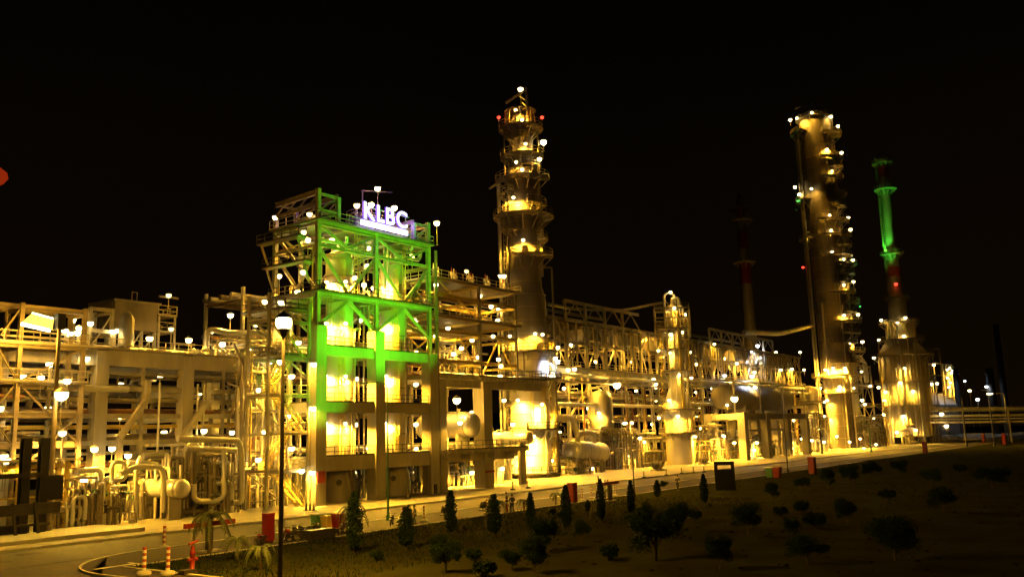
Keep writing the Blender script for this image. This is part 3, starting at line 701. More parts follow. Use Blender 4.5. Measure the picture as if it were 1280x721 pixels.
# sloped monorail/diagonals near 235, top davit and head structure
z=zc(232); 
for k in (-1,1):
    q=tp(.2*k,3.2,z=z+2.5); q2=tp(-.98,6.4,z=z-.8); MB().bar(q,q2,.22,.3).build('trolley_beam','steel',C)
for i in range(9):
    a=i*.7; r=R.uniform(1.6,3.4); z=zc(160)
    MB().path([(CU+r*math.cos(a),CV+r*math.sin(a),z),(CU+r*math.cos(a),CV+r*math.sin(a),z+R.uniform(2,4.6)),(CU+.5*math.cos(a),CV+.5*math.sin(a),z+R.uniform(3,5))],.13,8).build('pipe','yel',C)
q=tp(.45,3,z=0); zt=zc(162); mb=MB(); mb.bar((q.x,q.y,zt),(q.x,q.y,zt+7.2),.35); q2=tp(-.8,3.4,z=zt+4.6); mb.bar((q.x,q.y,zt+7),q2,.3,.35); mb.bar((q.x,q.y,zt+4.5),tp(0,1.5,z=zt+6),.2); mb.build('davit','steel',C)
for i in range(4):
    a=ca+i*1.6; MB().hbar((CU+3*math.cos(a),CV+3*math.sin(a),zt),(CU+2.4*math.cos(a),CV+2.4*math.sin(a),zt+3.6),.25,.25).build('head_post','steel',C)
MB().sector(CU,CV,.3,3.0,zt+3.5,zt+3.62,0,2*PI).build('head_platform','grate',C)
H1='on the tall central column'; HP[H1]='v'
def CL(px,py,s,r,P_,**k): lampat(tp(s,r,py),H1,P_,'wall' if k.get('kind')!='post' else 'post',k.get('h',.9),k.get('gs',.2),k.get('gm','globe'),k.get('col',SOD),ang=ca+PI)
for px,py,s,r,P_ in ((648,247,-.4,4.4,5200),(657,300,-.05,4.4,6500),(645,420,-.65,4.9,2600),(671,417,.28,4.9,3400),(680,418,.55,4.9,400),(676,505,.4,5.4,6500),(667,545,.1,5.2,6500),(633,388,-1,5.3,250),(655,212,0,3.5,1500),(660,150,.1,3.0,3500),(652,138,-.3,2.8,1500),(664,180,.25,3.2,1500),(640,575,-.8,4.8,600),(652,203,-.3,3.5,2200),(690,470,.8,4.9,1200),(650,470,-.5,5.0,5500),(652,500,-.4,5.2,3500),(650,560,-.5,5.2,3500)):  # last lamps of the list are added to brighten the lower shaft
    CL(px,py,s,r,P_)
CL(0,112,.1,2.0,300,kind='post',h=3.0,gs=.35); CL(0,178,.98,4.3,500,kind='post',h=1.8,gs=.42); CL(0,199,.75,4.4,250,kind='post',h=1.6,gs=.28); CL(0,240,-.9,3.4,160,kind='post',h=1.6)
CL(0,147,-.98,4.2,15,kind='post',h=2.2,gs=.25,gm='glober',col=(1,.05,.02)); CL(0,147,.98,4.2,15,kind='post',h=2.2,gs=.25,gm='glober',col=(1,.05,.02)); CL(0,386,-.98,5.4,220,kind='post',h=2); CL(0,345,-.95,5,160,kind='post',h=2)
for px,py,s in ((700,452,1),(694,448,.9)): lampat(tp(s,5.4,py),'blue-white, on the right flank of the central column',700,'wall',.9,.24,'globew',(.62,.70,1),ang=ca+PI)
# base exchangers and big piping right of column C
hdrum('horizontal_exchanger','shiny horizontal exchanger at ground level right of the central column',P(716,563,90),P(752,565,90),1.9,0,'clad')
t=thing('loop_pipe','thick aluminium clad pipe looping over beside the central column','pipework',(140,90,0))
for k,(pts,r) in enumerate((([(690,545),(690,522),(716,521),(722,545)],.55),([(722,590),(722,540),(742,541),(742,560)],.5),([(694,590),(694,572),(745,573)],.35))):
    MB().path([P(x,y,88.5+k*.8) for x,y in pts],r,12,1.6).build('pipe','clad',t)
v=thing('storage_vessel','round pale vessel with bright lamp right of the central column','vessel',P(754,590,95))
q=P(754,585,95); MB().lathe(q.x,q.y,[(2.0,7.2),(2.5,8.3),(2.6,9),(2.6,14.6),(2.0,15.8),(.5,16.3)],28).build('shell','clad2',v)
for k in range(4):
    a=k*PI/2+.6; MB().tube((q.x+2.2*math.cos(a),q.y+2.2*math.sin(a),0),(q.x+2.2*math.cos(a),q.y+2.2*math.sin(a),9),.2).build('leg','steel',v)
ringdeck(v,q.x,q.y,2.6,3.8,8.3); lampat(tp(-.1,3.8,516,U=q.x,V=q.y),'on the round pale vessel',3200,'wall',.9,.22,ang=ca+PI)

# ============================================================ D: long cooler rack to the right
D=thing('cooler_rack','very long steel cooler rack running behind the columns to the right','pipe rack',(220,100,0))
UD=[143+8*i for i in range(20)]
for v in (96.5,106.5):
    for u in UD:
        MB().hbar((u,v,0),(u,v,31.0 if not(150<u<182 or 222<u<272) else 34.6),.5,.5).build('column','steel',D)
    for z,h in ((5.5,.5),(10.5,.5),(15.2,.5),(20.6,1.1),(26.2,.5),(30.9,.5)):
        MB().hbar((141,v-.01,z-h/2),(297,v-.01,z-h/2),.4,h).build('beam','steel',D)
    for a,b in ((151,183),(223,271)): MB().hbar((a,v-.01,34.5),(b,v-.01,34.5),.4,.6).build('beam','steel',D)
d=MB().box(141,297,95.6,107.4,20.61,20.75).build('deck','grate',D); mb=MB(); rails(mb,[(141,95.7),(297,95.7)],20.75,1.2,step=2); mb.build('railing','rail',d)
d=MB().box(141,297,96.6,106.4,30.95,31.05).build('roof_deck','grate',D)
R=random.Random(41)
def sec(name,mb,m): mb.build(name,m,D)
for i,u in enumerate(UD[:-1]):
    b=u+8; 
    mb=MB()
    for (za,zb) in ((20.7,26),(26,30.8)):
        if R.random()<.75: mb.hbar((u,96.45,za),(u+4,96.45,zb),.26,.26); mb.hbar((b,96.45,za),(u+4,96.45,zb),.26,.26)
    mb.hbar((u+4,96.44,20.7),(u+4,96.44,30.8),.26,.26)
    if 150<u<181 or 222<u<270: mb.hbar((u,96.45,31),(u+4,96.45,34.3),.2,.2); mb.hbar((u+4,96.45,34.3),(b,96.45,31),.2,.2)
    sec('truss',mb,'steel')
    mb=MB()
    if i%3==1: mb.hbar((u,96.44,10.5),(u+5,96.44,15),.35,.35)
    if i%3==2: mb.hbar((b,96.44,15.2),(u+3,96.44,20),.35,.35)
    if mb.v: sec('knee_brace',mb,'steel')
for i,u in enumerate(UD):
    for z in (5.5,10.5,15.2,26.2,30.9): sec('cross_beam',MB().hbar((u,96.5,z-.3),(u,106.5,z-.3),.3,.4),'steel2')
# fan cooler bays: tapered plenum boxes and header pipes
CB_=thing('drop_pipe_bank','bank of thin pale drop pipes standing on the decks of the cooler rack','pipework',(220,97,20))
for i in range(9):
    t=thing('air_cooler',f'air cooler bay with tapered plenum on the long rack, {ORD[i]} from left','air cooler',(147+16.5*i,101,26.3),'air coolers on the long rack'); x,y=147+16.5*i,101
    mb=MB(); a,b=5.5,3.6; vs=[(x-a,y-a*.75,29.2),(x+a,y-a*.75,29.2),(x+a,y+a*.75,29.2),(x-a,y+a*.75,29.2),(x-b,y-b,27.2),(x+b,y-b,27.2),(x+b,y+b,27.2),(x-b,y+b,27.2)]
    mb.add(vs,[(0,3,2,1),(4,5,6,7),(0,1,5,4),(1,2,6,5),(2,3,7,6),(3,0,4,7)]); mb.build('plenum','clad2',t)
    MB().box(x-a,x+a,y-a*.8,y+a*.8,29.2,30.2).build('tube_bundle','steel2',t)
    mb=MB(); mb.lathe(x,y,[(2.1,26.3),(2.0,27.2)],20); mb.build('fan_ring','clad',t)
    for k in range(8): 
        u=x-6+k*1.7; MB().path([(u,95.9,21.5+R.uniform(0,3)),(u,95.9,29.6),(u,97,29.6)],R.uniform(.06,.13),8).build('header_pipe',R.choice(['clad','yel','clad']),t)
for k,z in enumerate((5.6,10.6,15.3)): runs(D,141,298,97.3,105.8,z,7,200+k,.18,.5)
for i in range(92):
    u=R.uniform(142,295); v=R.uniform(94.6,96); z=R.uniform(9,22); MB().path([(u,v,0),(u,v,z),(u,v+2.5,z)],R.uniform(.06,.24),8).build('riser_pipe',R.choice(['clad','yel','pipe','rust','steel']),D)
for i in range(90):
    u=R.uniform(142,292); z=R.choice([21,26.3,10.6,15.3]); h=R.uniform(2.5,5)
    mb=MB(); mb.tube((u,R.uniform(95.8,99),z),(u,97,z+h),R.uniform(.08,.16),8); mb.build('drop_pipe',R.choice(['clad','yel','steel']),CB_)
# long pipes over the rack front face
t=thing('transfer_line','long thin transfer pipes along the front of the cooler rack','pipework',(220,94,0))
for v,z,r,m in ((94.2,19.0,.35,'clad'),(93.6,17.6,.28,'clad2'),(94.4,13.2,.4,'clad')):
    MB().path([(142,v,z),(200,v,z),(200,v,z+.9),(296,v,z+.9)],r,10).build('pipe',m,t)
    for u in range(150,296,12): MB().box(u-.1,u+.1,v-.2,96.4,z-.55 if u<200 else z+.3,z-r if u<200 else z+.9-r).build('bracket','steel',t)
t=thing('overhead_line','slender overhead pipe from the central column to the piped frame','pipework',P(690,383,97))
MB().path([P(684,380,96),P(715,386,97),P(780,388,97),P(833,377,93)],.35,10,3).build('pipe','clad2',t)
t=thing('column_feed_line','thick pipe bending up along the left side of the far right column','pipework',P(960,416,97))
GU,GV=PD(1048,480,314).x,PD(1048,480,314).y
zg=lambda py:zat(GU,GV,py)
g1=tp(-.98,7.3,z=0,U=GU,V=GV); 
MB().path([P(930,415,99),P(975,417,98),Vector((g1.x-3,g1.y,zg(408))),Vector((g1.x,g1.y,zg(404))),Vector((g1.x,g1.y,zg(170)))],.75,12,5).build('pipe','clad2',t)
# low concrete table carrying the big drum (F)
Ft=thing('drum_table','concrete portal table under the big horizontal drum','structure',(228,86,0))
for u in (207,222,237.5,253): 
    for v in (82.5,91): MB().box(u-1.1,u+1.1,v-.9,v+.9,0,11.4).build('concrete_column','conc',Ft)
for v in (82.5,91):
    for z,th in ((11.3,1.5),): 
        for a,b in ((207,222),(222,237.5),(237.5,253)): MB().box(a+1.1,b-1.1,v-.6,v+.6,z-th,z).build('concrete_beam','conc',Ft)
for u in (207,222,237.5,253): MB().box(u-.6,u+.6,83.4,90.1,9.8,11.2).build('concrete_beam','conc',Ft)
MB().box(208.1,251.9,83.1,90.4,7.0,7.3).build('floor_slab','conc',Ft)
hdrum('receiver_drum','huge dull horizontal drum lying on the concrete portal table',(206.5,87,15.4),(250,87,15.4),3.1,11.3,'shelld',noz=6)
t=thing('walkway','long railed walkway along the top of the huge drum','walkway',(228,86,19.4))
d=MB().box(203,256,85.8,88.2,19.45,19.6).build('deck','grate',t); mb=MB(); rails(mb,[(203,85.9),(256,85.9)],19.6,1.2); mb.build('railing','rail',d)
for u in (204,221,238,255): MB().hbar((u,85.9 if 0 else 83,11.3),(u,83,19.4),.35,.35).build('post','steel',t); MB().hbar((u,83,19.3),(u,88,19.3),.25,.25).build('beam','steel',t)

# ============================================================ E: column with square cage top
eu=PD(849,545,200.); EU,EV=eu.x,eu.y
E_=column('stripper_column','narrow column on a wide drum base, square cage at its top',EU,EV,[(3.1,0),(3.1,6.8),(2.9,7.0),(2.9,10),(3.6,10.6),(3.6,11.6),(3.1,13),(1.7,17.2),(1.5,18),(1.5,35),(1.1,36),(.2,36.6)],'shell',32)
for z,r0,r1 in ((7.0,3.1,4.6),(12.2,3.6,5.2),(21,1.5,3.6),(26,1.5,3.2),(30.6,1.5,3.6)): ringdeck(E_,EU,EV,r0,r1,z)
e,_=toward(EU,EV)
fr=MB(); a=4.0
cs=[Vector((EU,EV,0))+e*(a*.8*i)+RH*(a*j) for i,j in ((1,-1),(1,1),(-1,1),(-1,-1))]
for c in cs: fr.hbar(c+Vector((0,0,29)),c+Vector((0,0,35.3)),.3,.3)
for z in (30.6,33,35.2):
    for p,q in zip(cs,cs[1:]+cs[:1]): fr.hbar(p+Vector((0,0,z)),q+Vector((0,0,z)),.28,.28)
fr.build('cage_frame','steel',E_)
mb=MB(); 
for z in (30.7,35.3):
    pts=[(c.x,c.y) for c in cs]; rails(mb,pts,z,1.1,closed=True)
mb.build('railing','rail',E_)
R=random.Random(51)
for i in range(16):
    c=Vector((EU,EV,0))+e*R.uniform(1.8,3.2)+RH*R.uniform(-3.5,3.5); z0=R.choice([0,0,7,12,21]); z1=R.uniform(z0+6,36)
    MB().path([c+Vector((0,0,z0)),c+Vector((0,0,z1)),Vector((EU,EV,z1))],R.uniform(.1,.26),8).build('riser_pipe',R.choice(['clad','yel','clad']),E_)
c=Vector((EU,EV,0))-RH*1.6; MB().path([c+Vector((0,0,30)),c+Vector((0,0,39.2)),c+Vector((0,0,39.2))+RH*2.4,c+Vector((0,0,36.5))+RH*2.6],.3,10,1.2).build('vent_pipe','clad',E_)
c=Vector((EU,EV,0))+RH*.2; MB().path([c+Vector((0,0,36)),c+Vector((0,0,38))+RH*0,c+Vector((0,0,38))+RH*1.6,c+Vector((0,0,34))+RH*1.6],.4,10,1.2).build('vent_pipe','clad',E_)
for s,z0,z1 in ((-.8,0,30),(.5,7,31)): q=tp(s,2.6 if z0 else 3.6,z=0,U=EU,V=EV); mb=MB(); ladder(mb,q.x,q.y,z0,z1,math.atan2(q.y-EV,q.x-EU)); mb.build('ladder','yel',E_)
H2='on the column with the square cage'; HP[H2]='v'
ea=math.atan2(-EV,-EU)
for px,py,s,r,P_,k in ((842,418,-.2,2.4,1620,'wall'),(856,415,.9,2.6,630,'wall'),(839,441,-.4,2.6,1260,'wall'),(818,438,-1,3.6,200,'post'),(863,440,1,3.6,150,'post'),(858,472,1,3.6,350,'post'),(848,468,.4,2.6,540,'wall'),(840,500,-.5,3.6,900,'wall'),(848,520,0,4.4,2700,'wall'),(832,522,-.9,4.8,900,'wall'),(858,393,.9,3.4,540,'wall'),(846,385,.2,3.2,540,'wall'),(842,365,0,1.4,150,'post'),(833,480,-1,4.6,150,'post')):
    lampat(tp(s,r,py,U=EU,V=EV),H2,P_,k,.9 if k=='wall' else 2,.24,ang=ea+PI)

# ============================================================ G: right tall column
Gc=column('right_column','massive tall column at right with stacked lit platforms down its right side',GU,GV,[(4.8,0),(4.8,24),(5.5,26),(5.5,zg(150)),(4.9,zg(150)+1.6),(3.4,zg(150)+2.8),(.3,zg(150)+3.4)],'shelld',48)
ga=math.atan2(-GV,-GU)
mb=MB()
for i_ in range(26): z=3.5+4.2*i_+(1.5 if i_>4 else 0); r=4.85 if z<24 else 5.56; MB().lathe(GU,GV,[(r,z-.08),(r,z+.08)],48).build('band','clad2',Gc)
def gt(s,r,py): return tp(s,r,py,U=GU,V=GV)
# image-right is the negative-angle side seen from the camera
sgn=1 if (Vector((math.cos(ga+.5),math.sin(ga+.5),0)).dot(RH)>0) else -1
def arc(c,w): a=ga+sgn*c; return (a-w/2,a+w/2)
for py,c,w,dr in ((150,0,2*PI,2.6),(166,-1.3,1.5,3.6),(172,1.2,1.8,3.6),(202,1.1,1.9,3.4),(226,.9,1.6,2.8),(250,-1.3,1.3,3.8),(246,1.5,1.0,3.6),(278,.9,2.2,3.4),(298,-1.2,1.0,3.6),(297,1.0,2.4,3.8),(322,.9,2.3,3.4),(333,1.2,1.6,4.6),(368,.9,1.8,3.2),(380,1.5,.9,4.4),(404,1.0,1.9,4.4),(441,1.4,.9,4.6),(214,1.3,1.2,3.0),(262,1.2,1.0,3.0),(310,1.3,1.0,3.6),(345,1.3,1.2,3.4),(356,.9,1.2,2.6),(392,1.3,1.0,3.0),(418,1.2,1.2,3.6),(430,.6,1.8,2.2),(455,.8,2.2,2.4),(470,0,2*PI,3.4),(492,.3,2.6,2.6)):
    a0,a1=arc(c,w) if w<6 else (0,2*PI)
    z=zg(py); r0=(4.85 if z<25 else 5.55) if py>152 else 4.2
    ringdeck(Gc,GU,GV,r0,r0+dr,z,a0,a1)
for s,py0,py1 in ((.9,470,404),(.95,404,333),(.9,333,278),(.85,278,202),(.9,202,150),(-.95,250,166),(.2,560,470)):
    q=gt(s,6.6 if s!=.2 else 5.4,400); mb=MB(); ladder(mb,q.x,q.y,zg(py0),zg(py1)+1,math.atan2(q.y-GV,q.x-GU),.8); mb.build('ladder','rail',Gc)
for s,r,y0,y1,pr in ((-1.0,7.6,560,290,.45),(-.9,7.4,560,165,.3),(.7,6.6,560,470,.4),(.98,6.8,480,300,.3),(.5,6.4,470,340,.25),(-.5,6.5,470,380,.3),(.3,6.5,560,480,.25)):
    q=gt(s,r,400); c=Vector((GU,GV,0)); 
    if (r,pr)!=(0,0): MB().path([(q.x,q.y,max(0,zg(y0))),(q.x,q.y,zg(y1)),(q.x*.6+GU*.4,q.y*.6+GV*.4,zg(y1))],pr,10).build('riser_pipe','clad',Gc)
z=zg(150); mb=MB(); q=Vector((GU,GV,0)); mb.bar(q+Vector((0,0,z))+RH*1.5,q+Vector((0,0,z+7))+RH*1.0,.3); mb.bar(q+Vector((0,0,z+7))+RH*1.5,q+Vector((0,0,z+4.5))-RH*7,.3); mb.build('davit','steel2',Gc)
mb=MB(); 
for k in range(10): a=k*.63; mb.bar((GU+4.6*math.cos(a),GV+4.6*math.sin(a),z),(GU+4.6*math.cos(a),GV+4.6*math.sin(a),z+2.6),.25)
mb.build('head_post','steel',Gc)
H3='on the massive right column'; HP[H3]='v'
for px,py,s,r,P_,k in ((1008,141,-.1,6.7,1330,'wall'),(1030,146,.75,8.2,560,'post'),(983,150,-1,9,320,'post'),(993,148,-.9,7.1,3083,'wall'),(1034,158,.95,9,560,'post'),(1018,187,.55,6.7,20972,'wall'),(1036,191,1,9,480,'post'),(1022,214,.7,6.7,20972,'wall'),(984,234,-1,9.4,320,'post'),(990,243,-.95,8.4,320,'post'),(1004,236,-.5,6.7,591,'wall'),
  (1024,269,.35,6.9,22205,'wall'),(1050,272,1,9.2,480,'post'),(1026,288,.35,6.9,27142,'wall'),(1053,287,1,9.6,560,'post'),(1028,315,.3,6.9,28374,'wall'),(1044,324,.8,7.5,11101,'wall'),(1058,325,1,9.4,560,'post'),(1046,356,.75,6.9,20972,'wall'),(1058,352,1,8.8,200,'post'),(1050,394,.6,7.1,27142,'wall'),(1066,393,.98,9.5,720,'post'),(1057,429,.8,6.5,14803,'wall'),(1069,427,1,10,400,'post'),
  (1040,460,-.2,7.0,29607,'wall'),(1056,460,.4,7.0,29607,'wall'),(1030,462,-.6,7.0,14803,'wall'),(1050,483,.05,6.3,19738,'wall'),(1063,485,.8,6.5,7401,'wall'),(1022,485,-1,6.5,6167,'wall'),(1026,502,-.9,6.1,8630,'wall'),(1024,520,-.95,6.3,16034,'wall'),(1070,500,.98,8,280,'post')):
    lampat(gt(s,r,py),H3,P_,k,1.2 if k=='wall' else 2.2,.42 if k=='post' else .3,ang=ga+PI)
lampat(gt(-1,9,334),H3,20,'post',2.2,.35,'glober',(1,.05,.02))
floodlight(gt(1,10.4,383),gt(.95,7.5,362),700,(.1,1,.15),80,'green floodlight on a right side platform of the massive column')
floodlight(gt(-1,9.6,262),gt(-.75,6.4,168),2500,(.1,1,.15),34,'green floodlight low on the left side platform of the massive column')
# knockout drum in front left of G
t=reactor('knockout_vessel','short upright vessel with conical skirt left of the massive right column',PD(1017,560,290).x,PD(1017,560,290).y,3.0,22,'vessel',[(3.9,0),(3.2,4),(3.0,5.5),(3.0,19),(2.4,20.6),(.4,21.2)])
ringdeck(t,t.location.x,t.location.y,3.0,4.6,9); ringdeck(t,t.location.x,t.location.y,3.0,4.6,16)

# ============================================================ H: fired heater with chimney
hq=PD(1139,550,356.); HU,HV=hq.x,hq.y; zh=lambda py:zat(HU,HV,py)
Hh=thing('fired_heater','broad round fired heater with stepped tiers and pipes below the green lit chimney','heater',(HU,HV,0))
MB().lathe(HU,HV,[(9.2,3),(9.2,zh(440)),(8.8,zh(438)),(5.6,zh(425)),(5.6,zh(404)),(3.6,zh(398))],36).build('casing','brick',Hh)
for k in range(10): a=k*PI/5; MB().box(HU+8.6*math.cos(a)-.3,HU+8.6*math.cos(a)+.3,HV+8.6*math.sin(a)-.3,HV+8.6*math.sin(a)+.3,0,3.2).build('leg','steel',Hh)
for k in range(20):
    a=k*PI/10; mb=MB(); mb.bar((HU+9.35*math.cos(a),HV+9.35*math.sin(a),3),(HU+9.35*math.cos(a),HV+9.35*math.sin(a),zh(440)),.3); mb.build('stiffener','steel',Hh)
for py,r0,dr in ((545,9.2,2.2),(507,9.2,2.6),(478,9.2,2.4),(445,9.2,2.8),(425,5.6,3.6),(404,4.5,3.6)): ringdeck(Hh,HU,HV,r0,r0+dr,zh(py),rm='rail')
for s,y0,y1,r in ((.9,478,445,10.6),(-.7,545,478,10.4),(.3,507,445,10.4),(.7,445,404,8.4)):
    q=tp(s,r,500,U=HU,V=HV); mb=MB(); ladder(mb,q.x,q.y,zh(y0),zh(y1)+1,math.atan2(q.y-HV,q.x-HU),.9); mb.build('ladder','yel',Hh)
R=random.Random(61)
for i in range(16):
    s=R.uniform(-1,1); q=tp(s,R.uniform(9.6,12),500,U=HU,V=HV); z1=R.uniform(6,zh(420)); MB().path([(q.x,q.y,0),(q.x,q.y,z1),(q.x*.95+HU*.05,q.y*.95+HV*.05,z1)],R.uniform(.15,.4),8).build('riser_pipe',R.choice(['clad','yel','clad']),Hh)
for i in range(8):
    s=R.uniform(-.9,.9); q=tp(s,6.5,430,U=HU,V=HV); MB().path([(q.x,q.y,zh(440)),(q.x,q.y,zh(R.uniform(398,415)))],.3,8).build('riser_pipe','clad',Hh)
# side structures of the heater
mb=MB(); b=Vector((HU,HV,0))
for k in (9.8,13.8):
    for j in (-3,3): mb.hbar(b+RH*k+e*0+FW*0+Vector((0,0,0))+Vector((math.cos(yaw),math.sin(yaw),0))*j,b+RH*k+Vector((math.cos(yaw),math.sin(yaw),0))*j+Vector((0,0,zh(437))),.4,.4)
mb.build('side_tower','steel',Hh)
for py in (437,455,470,492):
    z=zh(py); c=b+RH*12; MB().box(c.x-4,c.x+4,c.y-3,c.y+3,z-.2,z).build('side_platform','grate',Hh)
CHs=thing('chimney','tall slim chimney with ring platforms, its top bathed in green light','chimney',(HU-0,HV,zh(404)))
cb=Vector((HU,HV,0))
zt=zh(198)
# the stack itself stands slightly left of the heater axis top
prof=[(3.7,zh(404)),(3.5,zh(372)),(2.9,zh(366)),(2.4,zh(330)),(2.1,zh(300)),(2.0,zt)]
MB().lathe(HU,HV,prof,28).build('stack','clad2',CHs)
for y0,y1,m in ((346,334,'red'),(222,208,'red')): 
    z0,z1=zh(y0),zh(y1); MB().lathe(HU,HV,[(2.72 if y0>300 else 2.14,z0),(2.56 if y0>300 else 2.1,z1)],28).build('painted_band',m,CHs)
MB().lathe(HU,HV,[(2.6,zt-1),(2.8,zt+.5),(1.8,zt+2),(.8,zt+3)],20).build('stack_tip','steel2',CHs)
for py,dr in ((205,2.2),(237,2.4),(318,2.6),(372,1.6)): ringdeck(CHs,HU,HV,2.1 if py<330 else 3.5,2.1+dr if py<330 else 3.6+dr,zh(py))
q=tp(-.9,3.0,300,U=HU,V=HV); mb=MB(); ladder(mb,q.x,q.y,zh(372),zt,math.atan2(q.y-HV,q.x-HU),.9); mb.build('ladder','rail',CHs)
floodlight(tp(-.6,4.6,316,U=HU,V=HV),Vector((HU,HV,zh(242))),3600,(.10,1,.06),70,'green floodlight on the lower ring platform of the green lit chimney')
floodlight(tp(-.35,12.5,420,U=HU,V=HV),Vector((HU,HV,zh(212))),38000,(.10,1,.06),20,'green floodlight on the heater tier below the chimney, pointing up the shaft')
lampat(tp(.1,3.9,355,U=HU,V=HV),'red beacon on the shaft of the green lit chimney',40,'wall',1,.5,'glober',(1,.05,.02),ang=ga+PI)
H4='on the round fired heater'; HP[H4]='v'
for px,py,s,r,P_,k in ((1110,400,-.9,8,500,'post'),(1128,402,-.1,5.6,1701,'wall'),(1134,397,.4,7,200,'post'),(1141,420,.2,7.3,4132,'wall'),(1099,447,-1,11.8,450,'post'),(1140,442,.1,9,700,'post'),(1097,425,-1,9,180,'post'),(1166,456,1,12.5,600,'post'),(1162,480,.95,11.1,2187,'wall'),(1117,490,-.75,11.1,4375,'wall'),(1108,484,-1,11.1,1215,'wall'),(1147,489,.25,11.1,1701,'wall'),(1130,478,-.2,10.1,4375,'wall'),(1169,479,1,13,120,'post'),(1110,518,-.9,11.1,2187,'wall'),(1130,520,-.2,10.6,5348,'wall'),(1165,520,.9,10.6,2187,'wall'),(1142,537,.2,10.7,1701,'wall'),(1152,538,.5,10.7,1701,'wall'),(1120,540,-.5,10.7,1215,'wall'),(1134,460,0,9.9,3160,'wall')):
    lampat(tp(s,r,py,U=HU,V=HV),H4,P_*1.3,k,1.4 if k=='wall' else 2.4,.4,ang=ga+PI)
# frame between G and H
GH=thing('arched_frame','tall steel pipe frame with rounded pipe loops between right column and heater','structure',PD(1085,560,325))
bx=PD(1074,560,322); 
U0=bx.x
rack(GH,[U0,U0+14,U0+28],[92,102],[7,15,22.5,30.5],.5,.5,brace=[(0,92,0,7,'x'),(0,92,7,15,'^'),(0,92,15,22.5,'v'),(0,92,22.5,30.5,'^'),(1,92,7,15,'x'),(1,92,22.5,30.5,'v'),(1,92,15,22.5,'^')],zt=31,hb=True)
for z in (15,22.5): deck(GH,U0-1,U0+29,91.4,102.6,z+.06)
runs(GH,U0-3,U0+30,92.6,101,7,6,71,.25,.5); runs(GH,U0-3,U0+30,92.6,101,22.7,5,72,.25,.5)
for k in range(3): MB().path([(U0-1+k*1.2,91.2-k*.3,0),(U0-1+k*1.2,91.2-k*.3,33.8-k),(U0+16+k,91.2-k*.3,33.8-k),(U0+16+k,91.2-k*.3,24)],.45,10,3).build('loop_pipe','clad',GH)
HP['in the arched pipe frame by the heater']=''
for px,py,P_ in ((1077,464,300),(1088,482,200),(1107,481,350),(1081,505,500),(1092,522,250),(1081,545,300),(1098,545,250),(1075,520,400),(1105,500,350)):
    plamp(px,py,91,'in the arched pipe frame by the heater',P_,gs=.35)
# distant striped chimney
q=PD(937,415,480.); IU,IV=q.x,q.y; zi=lambda py:zat(IU,IV,py); zt=zi(252)
I=thing('striped_chimney','dim distant chimney with faded red and white bands, behind the cooler rack','chimney',(IU,IV,0))
MB().lathe(IU,IV,[(4.2,0),(3.6,zi(420)),(2.4,zt)],24).build('stack','clad2',I)
for y0,y1 in ((355,330),(312,290),(272,256)): 
    f_=lambda y:2.45+1.25*(zt-zi(y))/(zt-zi(420)); MB().lathe(IU,IV,[(f_(y0)+.05,zi(y0)),(f_(y1)+.05,zi(y1))],24).build('painted_band','red',I)
for py in (262,276,328): ringdeck(I,IU,IV,2.6,6.2,zi(py))
MB().lathe(IU,IV,[(1.6,zt),(1.2,zt+4)],12).build('stack_tip','steel2',I)
lp=PD(930,420,455.); floodlight(Vector((IU-14,IV-10,18)),Vector((IU,IV,zi(300))),6000,SOD,40,'yellow floodlight at the foot of the dim distant chimney','lens')

# ============================================================ J: left pipe rack
J=thing('left_pipe_rack','long concrete pipe rack on the left with deep top girder, stacked with pipes','pipe rack',(50,92,0))
UJ=[28.4,38.4,48.3,58.3,68.2]; VJ=[88,97]
for v in VJ:
    for u in UJ: MB().box(u-.65,u+.65,v-.65,v+.65,0,17.1).build('concrete_column','conc',J)
    for i in range(4):
        MB().box(UJ[i]+.65,UJ[i+1]-.65,v-.5,v+.5,15.6,17.2).build('top_girder','conc',J)
        for z,h in ((13.5,.5),(10.7,.5),(8.0,.5),(5.2,.5)):
            MB().box(UJ[i]+.65,UJ[i+1]-.65,v-.25,v+.25,z-h,z).build('beam','conc' if (i+int(z))%2 else 'steel',J)
for u in UJ:
    for z in (13.5,10.7,8.0,5.2): MB().box(u-.35,u+.35,VJ[0]+.65,VJ[1]-.65,z-.8,z-.1).build('cross_beam','conc',J)
    MB().box(u-.35,u+.35,VJ[0]+.65,VJ[1]-.65,16.2,17.1).build('cross_beam','conc',J)
for z in (14.9,12.2,9.4,6.7):
    for v in (88.3,92.5): MB().hbar((27.8,v,z),(68.8,v,z),.22,.32).build('tie_beam','steel' if z!=9.4 else 'yel',J)
for u in (33.3,43.2,53.1,63.2): MB().hbar((u,87.9,0),(u,87.9,15.6),.28,.28).build('post','steel',J)
for k,z in enumerate((5.25,8.05,10.75,13.55)): runs(J,26,69,88.9,96.4,z,7,300+k,.12,.34)
MB().tube((26,88.6,14.9),(69,88.6,14.9),.12,8).build('fire_main','red',J)
MB().tube((42.5,87.2,13.2),(51,87.2,13.2),.35,12).build('pipe','clad',J)
# ducts that rise, lean and rise again
for u in (50.2,57.6): 
    mb=MB(); pts=[(u,87,4),(u,87,8.2),(u+2.9,87,12.2),(u+2.9,87,14.2)]
    for a,b in zip(pts,pts[1:]): mb.bar(a,b,.55)
    mb.build('duct','steel',J)
for u in (54.6,59.3,60.1): MB().tube((u,87.1,4),(u,87.1,14),.12,8).build('conduit','clad',J)
d=MB().box(27,69.5,87.3,97.8,17.205,17.33).build('deck','grate',J); mb=MB(); rails(mb,[(27,87.4),(69.5,87.4)],17.33,1.1); mb.build('railing','steel',d)
runs(J,27,69,89,96,17.4,6,330,.12,.3)
R=random.Random(71)
for i in range(24): u=R.uniform(59,69); MB().path([(u,88+R.uniform(0,2),17.3),(u,88,17.3+R.uniform(.4,1.5)),(u+.8,88,17.5)],.1,6).build('pipe','clad',J)
